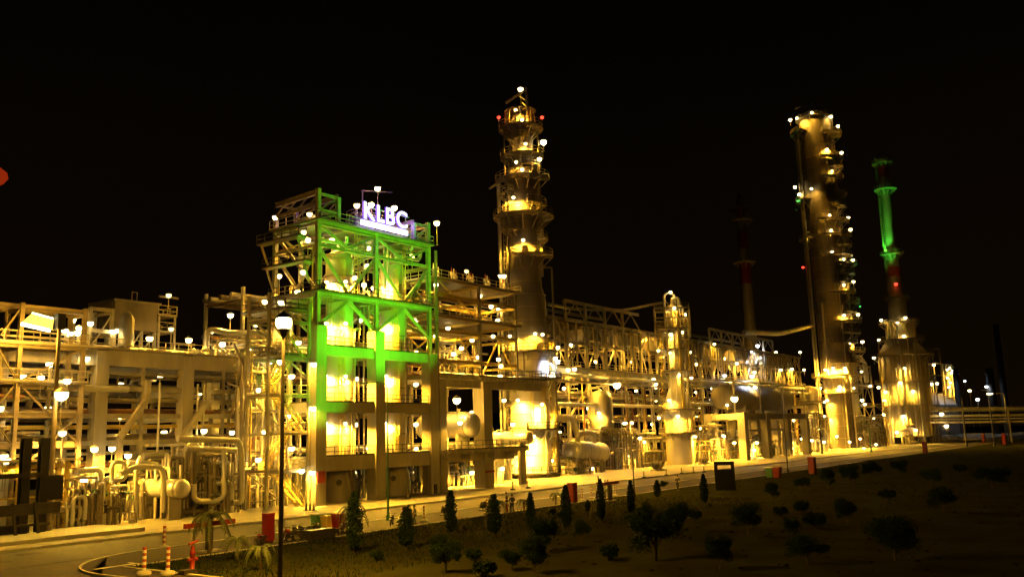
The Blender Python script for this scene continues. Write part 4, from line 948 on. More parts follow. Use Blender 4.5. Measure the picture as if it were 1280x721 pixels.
# left steel frame with big diagonals
LF=thing('braced_frame','open steel frame with large diagonal braces at the far left','structure',(38,86,0))
rack(LF,[29.5,34.3,38.6,44.6],[84.5,87.2],[4.8,7.6,10.4,13.4,16.8,20.4],.38,.45,brace=[(1,84.5,7.6,13.4,'x'),(2,84.5,13.4,16.8,'/'),(2,84.5,7.6,13.4,'\\'),(1,84.5,13.4,20.4,'x'),(2,84.5,4.8,10.4,'/'),(0,84.5,7.6,16.8,'/')],zt=20.8,hb=True,cm='steel2',bm='steel2')
deck(LF,29,45,84,87.7,13.5); deck(LF,29,45,84,87.7,17)
runs(LF,29,45,84.8,87,10.5,4,81); runs(LF,29,45,84.8,87,7.7,4,82)
# K: plant room on legs above the rack
K=thing('rooftop_plant_room','raised metal clad plant room on legs above the left pipe rack','plant room',(53.3,92.5,17.3))
MB().box(50.9,55.9,90.2,95,19.9,22.9).build('wall','shelld',K); MB().box(50.6,56.2,89.9,95.3,22.9,23.15).build('roof','clad2',K)
mb=MB()
for u in (51,52.6,54.2,55.8):
    for v in (90.4,94.8): mb.hbar((u,v,17.3),(u,v,19.9),.25,.25)
for u in (51,52.6,54.2): mb.bar((u,90.4,17.3),(u+1.6,90.4,19.9),.14)
mb.build('leg_frame','steel',K)
d=deck(K,56,58.4,90.2,93,21.9,.15); deck(K,56,58,90.2,92.6,20.0,.12)
mb=MB(); [mb.hbar((u,90.3,17.3),(u,90.3,21.8),.2,.2) for u in (56.2,58.2)]; mb.hbar((56,90.2,24),(58.5,90.2,24),.2,.2); mb.build('balcony_post','steel',K)
mb=MB(); mb.bar((52.7,90.1,22.9),(52.7,90.1,24.1),.07); mb.bar((53.3,90.1,22.9),(53.3,90.1,24.1),.07); mb.bar((52.7,90.1,24.1),(53.3,90.1,24.1),.07); mb.build('roof_rail','steel',K)
MB().lathe(51.6,89.0,[(.8,17.9),(.8,20.9),(.3,21.6)],16).build('air_duct','clad2',K)
K2=thing('rooftop_portal','small bare steel portal frame left of the rooftop plant room','structure',(49,90,17.3))
rack(K2,[47.8,50.2],[89.5,93],[19.4,21.7],.35,.4,z0=17.3,brace=[(0,89.5,17.3,21.3,'/')],zt=21.9,hb=True)
# handrail pipe between the rack and the annex
t=thing('service_line','pair of clad service pipes rising at the right end of the left rack','pipework',(62,87,17))
MB().path([(61.2,88.5,17.3),(61.2,88.5,20.6),(64,88.2,20.2),(70,88,20.8)],.35,10,1).build('pipe','clad',t); MB().path([(62,87.6,17.3),(62,87.6,19.2),(70,87.4,19.6)],.2,10,.8).build('pipe','clad',t)
# yellow shelter lower left
sh=thing('lit_shelter','bright yellow lit shelter frame behind the black portal','shelter',(38.5,83.5,0))
mb=MB()
for u in (33,36.2,39.0,42.6):
    for v in (82.4,84.0): MB().hbar((u,v,0),(u,v,6.1),.28,.28).build('post','yel',sh)
MB().box(31,43.6,81.6,84.3,6.15,6.4).build('roof','steel',sh)
MB().box(31,38.2,84.05,84.15,.4,5).build('back_panel','white',sh); MB().box(31,43,82.3,82.45,5.6,5.9).build('beam','yel',sh); MB().box(31,43,82.3,82.42,3.0,3.15).build('rail','yel',sh)
# black portal in front
bp=thing('black_portal','black steel portal frame with heavy horizontal beam at the lower left','frame',(38,79,0))
for px in (27,50): 
    u=P(px,650,78.6).x
    MB().hbar((u,78.6,.3),(u,78.6,8.2),.7,.7).build('post','black',bp)
u0=P(-30,600,78).x;u1=P(76,600,78).x
MB().box(u0,u1,77.8,78.1,1.85,2.75).build('main_beam','dark',bp); MB().box(u0,P(52,600,78).x,78.2,78.4,4.9,5.3).build('cross_rail','black',bp); MB().box(u0,u1-.8,77.8,78.05,.9,1.1).build('lower_rail','dark',bp)
for px in (20,48): u=P(px,650,77.7).x; MB().bar((u,77.6,.3),(u-.5,77.5,2.9),.22).build('strut','dark',bp)
u=P(72,600,78.8).x; MB().box(u-.9,u+.4,78.6,79.4,2.9,5.0).build('panel_box','black',bp)
MB().box(u0,u1-2,78.9,80,.3,1.0).build('plinth','dark',bp)

# ============================================================ piping clutter, each one a manifold of its own
mf=[ # label, px0, px1, base V, V depth, Z1, n, r range
 ('low pipe manifold with small pump just right of the black portal',80,112,81,3,4.6,15,.08,.2),
 ('pipe manifold with looped clad pipes beside the first rack column',106,134,81.5,3,5.4,15,.09,.22),
 ('pipe manifold with dark valves in front of the left pipe rack',134,164,81.5,3,4.6,16,.09,.22),
 ('tall pipe manifold behind the ribbed clad exchanger',176,214,84,3,5.5,14,.1,.25),
 ('large pipe cage of thick clad pipes left of the tall lamp pole',214,262,82,4,7.4,20,.12,.3),
 ('pipe manifold with thick drop pipes just left of the tall lamp pole',262,304,81.5,4,6.6,18,.12,.3),
 ('small pipe manifold on the floor behind the tall lamp pole',308,346,85,3,5,16,.07,.18),
 ('pipe manifold in the shadow under the annex frame',330,362,88,3,8,16,.08,.2),
]
for k,(lb,x0,x1,V,dv,z1,n,ra,rb) in enumerate(mf):
    manifold(lb,P(x0,600,V).x,P(x1,600,V).x,V,V+dv,0,z1,n,400+k,ra,rb,5)
mf2=[('dense valve manifold under the left bay of the green structure',438,458,84,3,4.6,16),
 ('dense valve manifold under the right bay of the green structure',507,526,84,3,4.6,16),
 ('low pipe manifold between the two table pillars, left part',548,575,88,3,4.6,16),('low pipe manifold between the two table pillars, right part',578,604,88,3,4.6,16),
 ('pipe manifold on the upper table deck, left of the steel chevron',552,590,86,3,6,14),
 ('pipe manifold tucked left of the central column foot',622,640,90,4,9,14),
 ('pipe manifold just right of the central column foot',694,715,92,4,9,18),
 ('pipe manifold under the horizontal exchanger',716,752,88,3,3.2,14),
 ('tall pipe manifold below the round pale vessel',742,772,92,4,9,18),
 ('pipe manifold behind the thin street lamp right of the vessel',772,800,91,5,10,20),
 ('pipe manifold left of the caged column foot',800,832,90,5,8,22),
 ('pipe manifold right of the caged column foot',868,892,89,5,8,20),
 ('pipe manifold left of the big drum table',890,914,88,5,9,20),
 ('pipe manifold inside the first bay of the drum table',924,948,88,3,6,18),('pipe manifold inside the second bay of the drum table',950,976,88,3,6,18),
 ('pipe manifold inside the last bay of the drum table',986,1002,88,3,6.5,16),
 ('pipe manifold at the skirt of the massive right column',1022,1042,86,4,12,16),
 ('pipe manifold right of the massive right column',1072,1092,88,5,12,16),
 ('pipe manifold at the left foot of the fired heater',1092,1114,82,5,12,18),('pipe manifold at the right foot of the fired heater',1140,1170,80,3,7,14)]
for k,(lb,x0,x1,V,dv,z1,n) in enumerate(mf2):
    a=P(x0,575,V).x;b=P(x1,575,V).x; zb=15.9 if 'upper table' in lb else 0; big=1+max(0,(a-150)/260)
    manifold(lb,a,b,V,V+dv,zb,zb+z1,n,500+k,.09*big,.24*big,4)
# named exchangers / pumps in the left yard
hdrum('ribbed_exchanger','ribbed clad exchanger shell pointing at the road in the left yard',(P(228,603,79.5).x,79.5,3.0),(P(190,595,84.5).x,86,3.0),.95,0,'clad',noz=1)
t=thing('bypass_loop','bright clad pipes with rounded elbows linking the left yard manifolds','pipework',(56,82,0))
for k,(pts,r,V) in enumerate((([(150,592),(168,583),(204,583),(204,640)],.26,81),([(160,578),(196,578),(208,600)],.22,82),([(242,605),(242,626),(262,626)],.3,80),([(222,548),(300,550),(302,575),(302,628),(290,628)],.33,81),([(232,560),(295,562)],.3,82),([(140,600),(140,577),(157,577),(157,600),(140,600)],.2,81),([(262,628),(280,622),(280,560)],.26,81),([(170,640),(170,585),(176,570)],.2,81.5),([(96,588),(126,586),(126,600)],.25,82))):
    MB().path([P(x,y,V) for x,y in pts],r,12,.8).build('pipe','clad',t)
for i,(lb,px,py,rz,m) in enumerate((('green motor pump at the foot of the first looped manifold',96,640,.3,'green'),('dull pump in front of the dark valve manifold',146,636,-.2,'steel2'),('pump with pale motor beside the ribbed exchanger',258,640,.2,'clad'),('small pump on the floor just left of the stairs',322,622,.1,'green'),('pump under the horizontal exchanger',722,592,0,'steel2'),('pump set left of the drum base vessel',822,588,0,'dark'),('pump in front of the caged column right side',880,580,0,'steel2'))):
    g=G(px,py); pump(lb,g.x,max(g.y,76.5) if py>610 else g.y,rz,m,1 if px<400 else 1.3)
t=thing('dosing_tank','short upright green tank standing on legs beside the low manifold','tank',G(86,655)); g=G(86,655)
MB().lathe(g.x,g.y,[(.15,.5),(.5,.7),(.55,.9),(.55,2.1),(.4,2.35),(.1,2.45)],20).build('shell','green',t); 
for k in range(3): MB().tube((g.x+.45*math.cos(k*2.1),g.y+.45*math.sin(k*2.1),0),(g.x+.45*math.cos(k*2.1),g.y+.45*math.sin(k*2.1),1),.05).build('leg','dark',t)

# ============================================================ right side pipe bridge and far plant
rb=thing('pipe_bridge','low pipe bridge with long pipes running to the right edge','pipe rack',PD(1225,548,330))
def dl(px,py,dep): return PD(px,py,dep)
for k,(y,r) in enumerate(((511,.9),(519,.5),(527,.45),(523,.3))):
    a=PD(1163,y+1,338+k*2); b=PD(1330,y-1,322+k*2); MB().tube(a,b,r,10).build('pipe','clad2' if k==0 else 'clad',rb)
for px in (1205,1262,1300):
    for dd in (0,9):
        a=PD(px,530,333+dd-(px-1163)*.07); zt_=zat(a.x,a.y,512); MB().hbar((a.x,a.y,-.5),(a.x,a.y,zt_),.55,.55).build('post','steel',rb)
    a=PD(px,530,333-(px-1163)*.07);b=PD(px,530,342-(px-1163)*.07)
    for y in (514,529): z=zat(a.x,a.y,y); MB().hbar((a.x,a.y,z),(b.x,b.y,z),.5,.5).build('cross_beam','steel',rb)
fd=thing('far_tower','tiny distant lit process tower far beyond the heater','structure',PD(1187,490,700))
c=PD(1187,480,700); z1=zat(c.x,c.y,455)
for i,(dx,dy) in enumerate(((-3,-3),(3,-3),(3,3),(-3,3))): MB().box(c.x+dx-.5,c.x+dx+.5,c.y+dy-.5,c.y+dy+.5,0,z1).build('column','steel',fd)
for k in range(6): z=z1*(k+1)/6; MB().box(c.x-3.6,c.x+3.6,c.y-3.6,c.y+3.6,z-.5,z).build('platform','steel',fd)
MB().lathe(c.x,c.y,[(2,0),(2,z1-2),(.5,z1)],12).build('shell','clad',fd)
HF='on the tiny distant tower'; HP[HF]='v'
for px,py in ((1184,462),(1187,460),(1184,472),(1188,478),(1186,484),(1189,466)): lampat(PD(px,py,694),HF,2500,'wall',2,.55,ang=ga+PI)
lb=thing('lit_roof_building','low distant building with pale roof catching cold white light','building',PD(1190,500,620))
a=PD(1168,512,620);b=PD(1200,506,640)
mb=MB(); zr0=zat(a.x,a.y,499);zr1=zat(b.x,b.y,489); n=Vector((math.cos(yaw),math.sin(yaw),0))*26; up=Vector((0,0,1))
A0=Vector((a.x,a.y,0));B0=Vector((b.x,b.y,0))
MB().add([A0,B0,B0+n,A0+n,A0+up*(zr0-4),B0+up*(zr0-4),B0+n+up*(zr1),A0+n+up*(zr1)],[(0,3,2,1),(0,1,5,4),(1,2,6,5),(2,3,7,6),(3,0,4,7)]).build('wall','steel2',lb)
o=up*.4; q=[A0+up*(zr0-3.9),B0+up*(zr0-3.9),B0+n+up*(zr1+.1),A0+n+up*(zr1+.1)]
MB().add(q+[v+o for v in q],[(0,3,2,1),(4,5,6,7),(0,1,5,4),(1,2,6,5),(2,3,7,6),(3,0,4,7)]).build('roof','roof',lb)
lampat((A0+B0)/2-n*.5+up*(zr1+14),'above the pale roofed distant building',3500,'post',10,.3,'globew',(.6,.75,1))
for i,(px,py,dep,hh,pw,gm,lbl) in enumerate(((1212,488,430,9,1500,'globe','on a bare mast above the pipe bridge'),(1233,483,600,8,900,'globew','far off behind the pipe bridge, cold and paired'),(1206,476,800,8,800,'globew','faintly glowing far beyond the pipe bridge'),(1222,499,500,6,500,'globew','low behind the pipe bridge pipes'),(1183,532,330,3,2600,'globe','at the sloping walkway right of the heater'),(1177,517,335,2,200,'globe','above the left end of the pipe bridge'))):
    lampat(PD(px,py,dep),lbl,pw,'post',PD(px,py,dep).z if i!=5 else 2,.55 if dep<450 else .7,gm,SOD if gm=='globe' else (.7,.8,1))
sw=thing('sloping_walkway','short sloping walkway with handrails right of the heater','walkway',G(1188,549)); a=PD(1178,535,322);b=G(1196,549); mb=MB(); stair(mb,(b.x,b.y,0),(a.x,a.y,a.z),(.9,-1.2,0)); mb.build('stair_flight','steel',sw)
# dark silhouettes far right
for (px,yt,dep,r,lb_) in ((1256,405,620,2.4,'faint dark distant stack near the right edge'),(1241,460,600,3,'short faint dark stack left of the right edge one'),(1198,460,640,2.2,'thin faint distant mast beyond the heater')):
    a=PD(px,500,dep); t=thing('distant_stack',lb_,'chimney',(a.x,a.y,0)); z=zat(a.x,a.y,yt); MB().lathe(a.x,a.y,[(r,0),(r*.8,z)],16).build('stack','dark',t); MB().lathe(a.x,a.y,[(r*.85+.8,z*.9),(r*.85+.8,z*.9+.6)],16).build('ring','steel2',t)

# ============================================================ STREET FURNITURE
def streetlamp(label,foot,h,arm,m='dark',P_=0,dirv=(-1,0),gm='globe',gs=.28,thick=.1):
    t=thing('street_lamp',label,'street lamp',foot); x,y=foot[0],foot[1]
    mb=MB(); mb.tube((x,y,foot[2]),(x,y,h-1.2),thick,10,thick*.6); mb.tube((x,y,foot[2]),(x,y,foot[2]+.5),thick*1.8,10)
    mb.build('pole',m,t); dx,dy=Vector(dirv).normalized()
    e_=Vector((x+dx*arm,y+dy*arm,h)); MB().path([(x,y,h-1.25),(x,y,h-.15),(x+dx*arm*.6,y+dy*arm*.6,h+.12),e_],thick*.55,8,1.4).build('arm',m,t)
    hd=MB(); d=Vector((dx,dy,-.05)); hd.bar(e_-d*.1,e_+d*.65,.3,.14); hd.build('lamp_head',m,t)
    if P_:
        MB().ball(e_+d*.35-Vector((0,0,.12)),gs,12,.14).build('globe',gm,t); l=light(P_,SOD,.3); l.parent=t; l.location=e_+d*.35-Vector((0,0,.2))-Vector(foot)
    else: MB().bar(e_+d*.05-Vector((0,0,.09)),e_+d*.6-Vector((0,0,.09)),.24,.05).build('lens','clad',t)
    return t
rv=-RH
f=G(485,650); streetlamp('unlit curved street lamp tinted green, right of the green structure',f,zat(f.x,f.y,478),1.9,'green',0,(-RH.x,-RH.y))
f=G(985,590); streetlamp('unlit curved street lamp in front of the big drum table',f,zat(f.x,f.y,482),3.2,'dark',0,(-RH.x,-RH.y))
# tall post top lamp in the foreground
f=Vector((PD(350,735,44).x,PD(350,735,44).y,0)); zl=zat(f.x,f.y,403)
t=thing('tall_lamp','brightest lamp on a tall dark pole rising from the bottom edge','street lamp',f)
mb=MB(); mb.tube(f,f+Vector((0,0,zl-.4)),.13,12,.08); mb.build('pole','dark',t); MB().lathe(f.x,f.y,[(.12,zl-.75),(.2,zl-.45),(.3,zl-.38),(.3,zl-.33)],14).build('collar','dark',t); MB().lathe(f.x,f.y,[(.40,zl+.22),(.36,zl+.36),(.16,zl+.5),(.05,zl+.6)],14).build('cap','dark',t)
MB().ball((f.x,f.y,zl),.42,16).build('globe','globe',t); l=light(13000,SOD,.5); l.parent=t; l.location=(0,0,zl)
f2=PD(793,615,101); f2.z=0; zl=zat(f2.x,f2.y,527)
streetlamp('thin dark street lamp with one bright head, among the verge trees',f2,zl,.35,'dark',900,(-RH.x,-RH.y),gs=.3,thick=.08)
for px,yb,yt,pw,lb_ in ((1262,552,491,5200,'lit street lamp with bright star head near the right edge'),(1243,552,487,0,'unlit street lamp left of the lit one on the right'),(1208,550,497,0,'unlit street lamp standing by the pipe bridge post'),(1089,563,528,0,'unlit green tinted street lamp before the heater'),(1028,572,505,0,'unlit thin street lamp before the massive column')):
    d_=7700/(yb-proj(PD(px,500,300))[1]) if 0 else 250
    g=PD(px,yb,250 if px<1200 else 280); g=Vector((g.x,g.y,0)); streetlamp(lb_,g,zat(g.x,g.y,yt),4.2 if px>1200 else 2.6,'green' if 'green' in lb_ else 'dark',pw,(-RH.x,-RH.y),gs=.95,thick=.2)
# big hooded floodlight top left with its own pole
g=P(61,648,78.9); g.z=0; zt_=zat(g.x,g.y,398); t=thing('hooded_floodlight','large hooded floodlight glowing yellow on a pole at upper left','floodlight',g)
MB().tube(g,(g.x,g.y,zt_),.24,12,.15).build('pole','steel2',t)
cc=Vector((g.x,g.y,zt_)); ax=-RH; dn=Vector((0,0,-1)); fw=-Vector((math.cos(yaw),math.sin(yaw),0))
a=cc+ax*.5+Vector((0,0,.1)); b=cc+ax*3.4+Vector((0,0,.35))
hv=[a+fw*.3+dn*1.15,b+fw*.3+dn*.75,b-fw*.9+dn*.75,a-fw*.9+dn*1.15,a+fw*.1+dn*.1,b+fw*0-dn*.25-ax*.9,b-fw*.7-dn*.25-ax*.9,a-fw*.7+dn*.1]
MB().add(hv,[(4,5,6,7),(1,2,6,5),(2,3,7,6),(3,0,4,7)]).build('hood','dark',t)
MB().add([hv[0],hv[1],hv[5],hv[4]],[(0,1,2,3)]).build('diffuser','lensy',t)
MB().bar(a+fw*.28+dn*1.18+ax*.3,b+fw*.28+dn*.80-ax*.2,.5,.3).build('lamp_tube','lens',t)
MB().bar(a+fw*.32+dn*.12,b+fw*.05-dn*.22-ax*.9,.1,.12).build('lamp_edge','lens',t)
MB().box(cc.x-.35,cc.x+.35,cc.y-.35,cc.y+.35,cc.z-1.0,cc.z+.4).build('ballast_box','dark',t)
l=light(450,SOD,.3); l.parent=t; l.location=cc+ax*2+dn*1.7-g
# red cabinets, bins, barriers
def cabinet(label,px,py,w=.95,h=2.0,d=.9,z=0):
    g=G(px,py); t=thing('hose_cabinet',label,'cabinet',(g.x,g.y,z)); x,y=g.x,g.y
    MB().box(x-w/2,x+w/2,y-d/2,y+d/2,z+.12,z+h).build('body','red',t); MB().box(x-w/2-.04,x+w/2+.04,y-d/2-.04,y+d/2+.04,z+h,z+h+.06).build('roof','orange',t)
    MB().box(x-w/2+.06,x+w/2-.06,y-d/2-.03,y-d/2-.003,z+.2,z+h-.08).build('door','red',t); MB().box(x+w/2-.16,x+w/2-.12,y-d/2-.07,y-d/2-.03,z+h*.5,z+h*.6).build('handle','chrome',t)
    MB().box(x-w/2+.05,x+w/2-.05,y-d/2+.05,y+d/2-.05,z,z+.12).build('base','dark',t); return t
cabinet('tall red hose cabinet beside the tall lamp pole',335,678,.7,2.05,.55); cabinet('tall orange red hose cabinet in the middle of the verge',716,628,.85,2.05,.7)
cabinet('orange red cabinet half hidden by the dark trees',1016,592,1.2,2.6); cabinet('small red cabinet at the far end of the verge, below the heater',1157,567,1.7,3.0)
cabinet('red cabinet on the far verge under the pipe bridge, left one',1230,553,2,3.2); cabinet('red cabinet on the far verge under the pipe bridge, right one',1256,556,2.4,3.6)
def bin_(label,px,py,m,w=.65,h=1.1):
    g=G(px,py); t=thing('wheeled_bin',label,'bin',(g.x,g.y,0)); x,y=g.x,g.y;z=0
    vs=[(x-w*.4,y-w*.4,.08),(x+w*.4,y-w*.4,.08),(x+w*.4,y+w*.4,.08),(x-w*.4,y+w*.4,.08),(x-w/2,y-w/2,h),(x+w/2,y-w/2,h),(x+w/2,y+w/2,h),(x-w/2,y+w/2,h)]
    MB().add(vs,[(0,3,2,1),(4,5,6,7),(0,1,5,4),(1,2,6,5),(2,3,7,6),(3,0,4,7)]).build('body',m,t); MB().box(x-w*.55,x+w*.55,y-w*.58,y+w*.55,h,h+.08).build('lid','white' if m=='green' else m,t)
    for k in(-1,1): MB().tube((x+k*w*.3,y+w*.42,.1),(x+k*w*.42,y+w*.42,.1),.1,10).build('wheel','black',t)
bin_('dark green bin with pale lid behind the motorcycles',396,662,'green',.8,1.25); bin_('yellow bin between the green and red ones',409,662,'yel',.8,1.1); bin_('red bin beside the yellow bin',424,662,'red',.95,1.25)
bin_('pale green bin behind the round dark tree',963,597,'green',1.1,1.5); bin_('dark red bin beside the pale green bin',972,597,'red',1.1,1.5)
t=tag(MB().box(G(414,664).x-1.6,G(414,664).x+2.2,G(414,666).y-.4,G(414,666).y+.2,0,.35).build('low_planter','dark'),'long low dark planter at the foot of the bins','planter')
def barrier(label,px,py,w,h=2.0,s=1):
    g=G(px,py); t=thing('fire_monitor_barrier',label,'barrier',(g.x,g.y,0)); x,y=g.x,g.y
    MB().box(x-.8*s,x+.8*s,y-.35*s,y+.35*s,0,.12).build('base','kerb',t); MB().hbar((x,y,.12),(x,y,h-.2),.36*s,.36*s).build('post','dark',t)
    MB().bar((x-w*.5,y-.05,h),(x+w*.5,y-.05,h+.02),.3,.32*s).build('beam','red',t)
    for k in(-.28,-.1): MB().tube((x+w*k,y,h+.1),(x+w*k,y,h+.4),.05).build('stud','red',t)
barrier('red beam barrier on a dark post, left end of the verge',261,689,3.9,1.85); barrier('red beam barrier on the middle of the verge',763,626,3.4,1.9)
def striped(label,g,h=1.5,r=.11,m2='orange'):
    t=thing('striped_post',label,'bollard',(g.x,g.y,g.z)); x,y,z=g
    MB().lathe(x,y,[(.42,0),(.42,.12),(.3,.2)],16,z).build('base','kerb',t)
    n=8
    a=MB();b=MB()
    for k in range(n):
        MB().tube((x,y,z+.2+(h-.2)*k/n),(x,y,z+.2+(h-.2)*(k+1)/n),r,10).build('red_band' if k%2 else 'white_band',m2 if k%2 else 'white',t)
    return t
g=G(205,685,-.12); striped('red and white striped post on the painted edge line',g,1.6)
g=G(207,721,-.12); striped('red and white striped post at the bottom edge, left one of two',Vector((29.4,47.8,-.0)),1.5); striped('red and white striped post at the bottom edge, right one of two',Vector((30.0,46.4,-.0)),1.5)
for px,py,lb_ in ((503,655,'thin striped post left of the two people on the verge'),(530,652,'thin dark red post right of the two people on the verge'),(728,626,'thin striped post just right of the middle hose cabinet'),(739,623,'thin striped post second right of the middle hose cabinet'),(769,620,'thin striped post under the middle red barrier'),(609,642,'short red post left of the white notice box')):
    g=G(px,py); striped(lb_,Vector((g.x,g.y,0)),1.35,.07,'red' if 'dark red' in lb_ or 'short' in lb_ else 'orange')
g=G(240,716); t=thing('fire_hydrant','red fire hydrant monitor with nozzle near the bottom edge','hydrant',(g.x,g.y,0)); x,y=g.x,g.y
MB().lathe(x,y,[(.28,0),(.28,.1),(.13,.15),(.13,1.0),(.17,1.05),(.17,1.15),(.1,1.3),(.1,1.5)],14).build('body','red',t)
for k in(-1,1): MB().tube((x,y,.75),(x+.32*k,y,.75),.09,10).build('outlet','red',t)
MB().tube((x-.25,y,1.62),(x+.35,y,1.75),.08,10,.05).build('nozzle','orange',t); MB().box(x-.7,x+.1,y-.3,y+.3,0,.25).build('foot','dark',t)
# dark notice board frame
g=G(907,612); t=thing('notice_board','black sign board with an open slot near the top, among dark trees','sign',(g.x,g.y,0)); ax=Vector((RH.x,RH.y,0)); o=Vector((g.x,g.y,0)); w=1.22; hz=3.4
def ob(x0,x1,z0,z1,nm,th=.18,m='black'):
    n=Vector((-ax.y,ax.x,0))*th/2; v=[]
    for z in (z0,z1):
        for xx,s in ((x0,-1),(x1,-1),(x1,1),(x0,1)): v.append(o+ax*xx+n*s+Vector((0,0,z)))
    MB().add(v,[(0,3,2,1),(4,5,6,7),(0,1,5,4),(1,2,6,5),(2,3,7,6),(3,0,4,7)]).build(nm,m,t)
ob(-w,w,0,2.45,'panel'); ob(-w,-w+.4,2.45,hz,'side_frame'); ob(w-.4,w,2.45,hz,'side_frame'); ob(-w+.4,w-.4,hz-.45,hz,'top_frame')
# white notice box
g=G(632,641); t=thing('notice_box','small white framed box on the verge beside two people','box',(g.x,g.y,0)); MB().box(g.x-.25,g.x+.25,g.y-.2,g.y+.2,0,1.0).build('body','white',t); MB().box(g.x-.17,g.x+.17,g.y-.21,g.y-.2,.12,.85).build('panel','orange',t)
# bollards along the plant kerb
for i,(px,py) in enumerate(sorted(((510,623),(536,616),(660,610),(748,604),(805,597),(833,594),(852,592),(867,591),(641,612),(880,590)))):
    g=G(px,py); t=thing('marker_post',f'short dark marker post near the plant kerb, {ORD[i]} of ten as listed' ,'bollard',(g.x,g.y,0),'short marker posts along the plant kerb'); t['label']=f'short dark marker post near the plant kerb, {ORD[i]} from left'
    MB().tube((g.x,g.y,0),(g.x,g.y,1.1),.1,8).build('post','steel2',t); MB().box(g.x-.25,g.x+.25,g.y-.25,g.y+.25,0,.2).build('foot','dark',t)
# three small dark cones at the column foot
for i,px in enumerate((383,387.5,392)):
    g=G(px,638); t=thing('traffic_cone','small dark traffic cone at the foot of the green column','cone',(g.x,g.y,0),'traffic cones at the column foot'); t['label']='small dark traffic cone at the foot of the green lit column, '+['left','middle','right'][i]+' of three'
    MB().lathe(g.x,g.y,[(.18,.05),(.1,.5),(.04,.8)],12).build('cone','dark',t); MB().box(g.x-.25,g.x+.25,g.y-.25,g.y+.25,0,.05).build('foot','black',t)
# motorcycles
def motorcycle(label,x,y,rz):
    t=thing('motorcycle',label,'motorcycle',(0,0,0))
    for xx in (-.62,.62):
        w=MB(); seg=18; 
        ring=[Vector((xx+.29*math.cos(2*PI*k/seg),0,.29+.29*math.sin(2*PI*k/seg))) for k in range(seg+1)]
        w.path(ring,.05,6,.01); w=w.build('wheel','black',t); r=MB(); 
        for k in range(3): a=k*PI/3; r.bar((xx-.24*math.cos(a),0,.29-.24*math.sin(a)),(xx+.24*math.cos(a),0,.29+.24*math.sin(a)),.025)
        r.tube((xx,-.07,.29),(xx,.07,.29),.06,8); r.build('rim','chrome',w)
    MB().bar((-.6,0,.3),(0,0,.36),.09,.1).bar((.62,0,.3),(.42,0,.88),.07).bar((0,0,.38),(.4,0,.74),.14,.16).bar((-.55,0,.62),(.1,0,.42),.12,.1).build('frame','dark',t)
    MB().box(-.12,.24,-.13,.13,.22,.5).build('engine','chrome',t)
    MB().drum((.02,0,.68),(.3,0,.76),.15,12).build('fuel_tank','red' if 'red' in label else 'dark',t)
    MB().box(-.62,.02,-.13,.13,.68,.77).build('seat','black',t); MB().path([(.3,-.33,.98),(.42,-.12,.95),(.42,.12,.95),(.3,.33,.98)],.02,6,.06).build('handlebar','chrome',t)
    MB().ball((.52,0,.82),.1,10).build('headlight','white',t); MB().bar((.5,0,.58),(.95,0,.5),.13,.04).bar((-.4,0,.6),(-.98,0,.52),.13,.04).build('mudguard','red' if 'red' in label else 'dark',t)
    t.location=(x,y,0); t.rotation_euler=(0,0,rz); return t
for i,(px,py,rz,lb_) in enumerate(((363,676,1.9,'red motorcycle just right of the tall lamp pole'),(371,673,1.7,'dark motorcycle second from the tall lamp pole'),(378,671,1.6,'dark motorcycle third from the tall lamp pole'),(384,677,2.1,'motorcycle parked nearest the lawn in the row'),(343,684,1.4,'dark motorcycle parked in front of the tall red cabinet'),(392,669,.2,'dark motorcycle at the right end of the row'),(430,667,.3,'dark motorcycle beside the red bin'),(490,656,.6,'dark motorcycle at the foot of the green tinted street lamp'))):
    g=G(px,py); motorcycle(lb_,g.x,max(52.3,min(58.6,g.y)),rz)['group']='motorcycles parked on the verge'
tag(MB().box(G(397,674).x-1.1,G(397,674).x+1.3,G(397,674).y-.5,G(397,674).y+.4,0,.75).build('low_bench','dark'),'low pale topped bench box right of the parked motorcycles','bench')
# ============================================================ PEOPLE
def skin_mesh(name,verts,edges,rad,root,m,parent,sub=1):
    me=bpy.data.meshes.new(name); me.from_pydata(verts,edges,[]); me.update()
    o=bpy.data.objects.new(name,me); COL.objects.link(o)
    md=o.modifiers.new('s','SKIN'); md.use_smooth_shade=True
    for i,r in enumerate(rad):
        sv=me.skin_vertices[0].data[i]; rr=r if hasattr(r,'__len__') else (r,r); sv.radius=rr; sv.use_root=(i==root)
    s=o.modifiers.new('u','SUBSURF'); s.levels=sub; s.render_levels=sub
    bpy.context.view_layer.update()
    dg=bpy.context.evaluated_depsgraph_get(); nm=bpy.data.meshes.new_from_object(o.evaluated_get(dg)); nm.name=name
    o.modifiers.clear(); o.data=nm; bpy.data.meshes.remove(me); nm.materials.clear(); nm.materials.append(M[m])
    for p in nm.polygons: p.use_smooth=True
    if parent: o.parent=parent
    return o
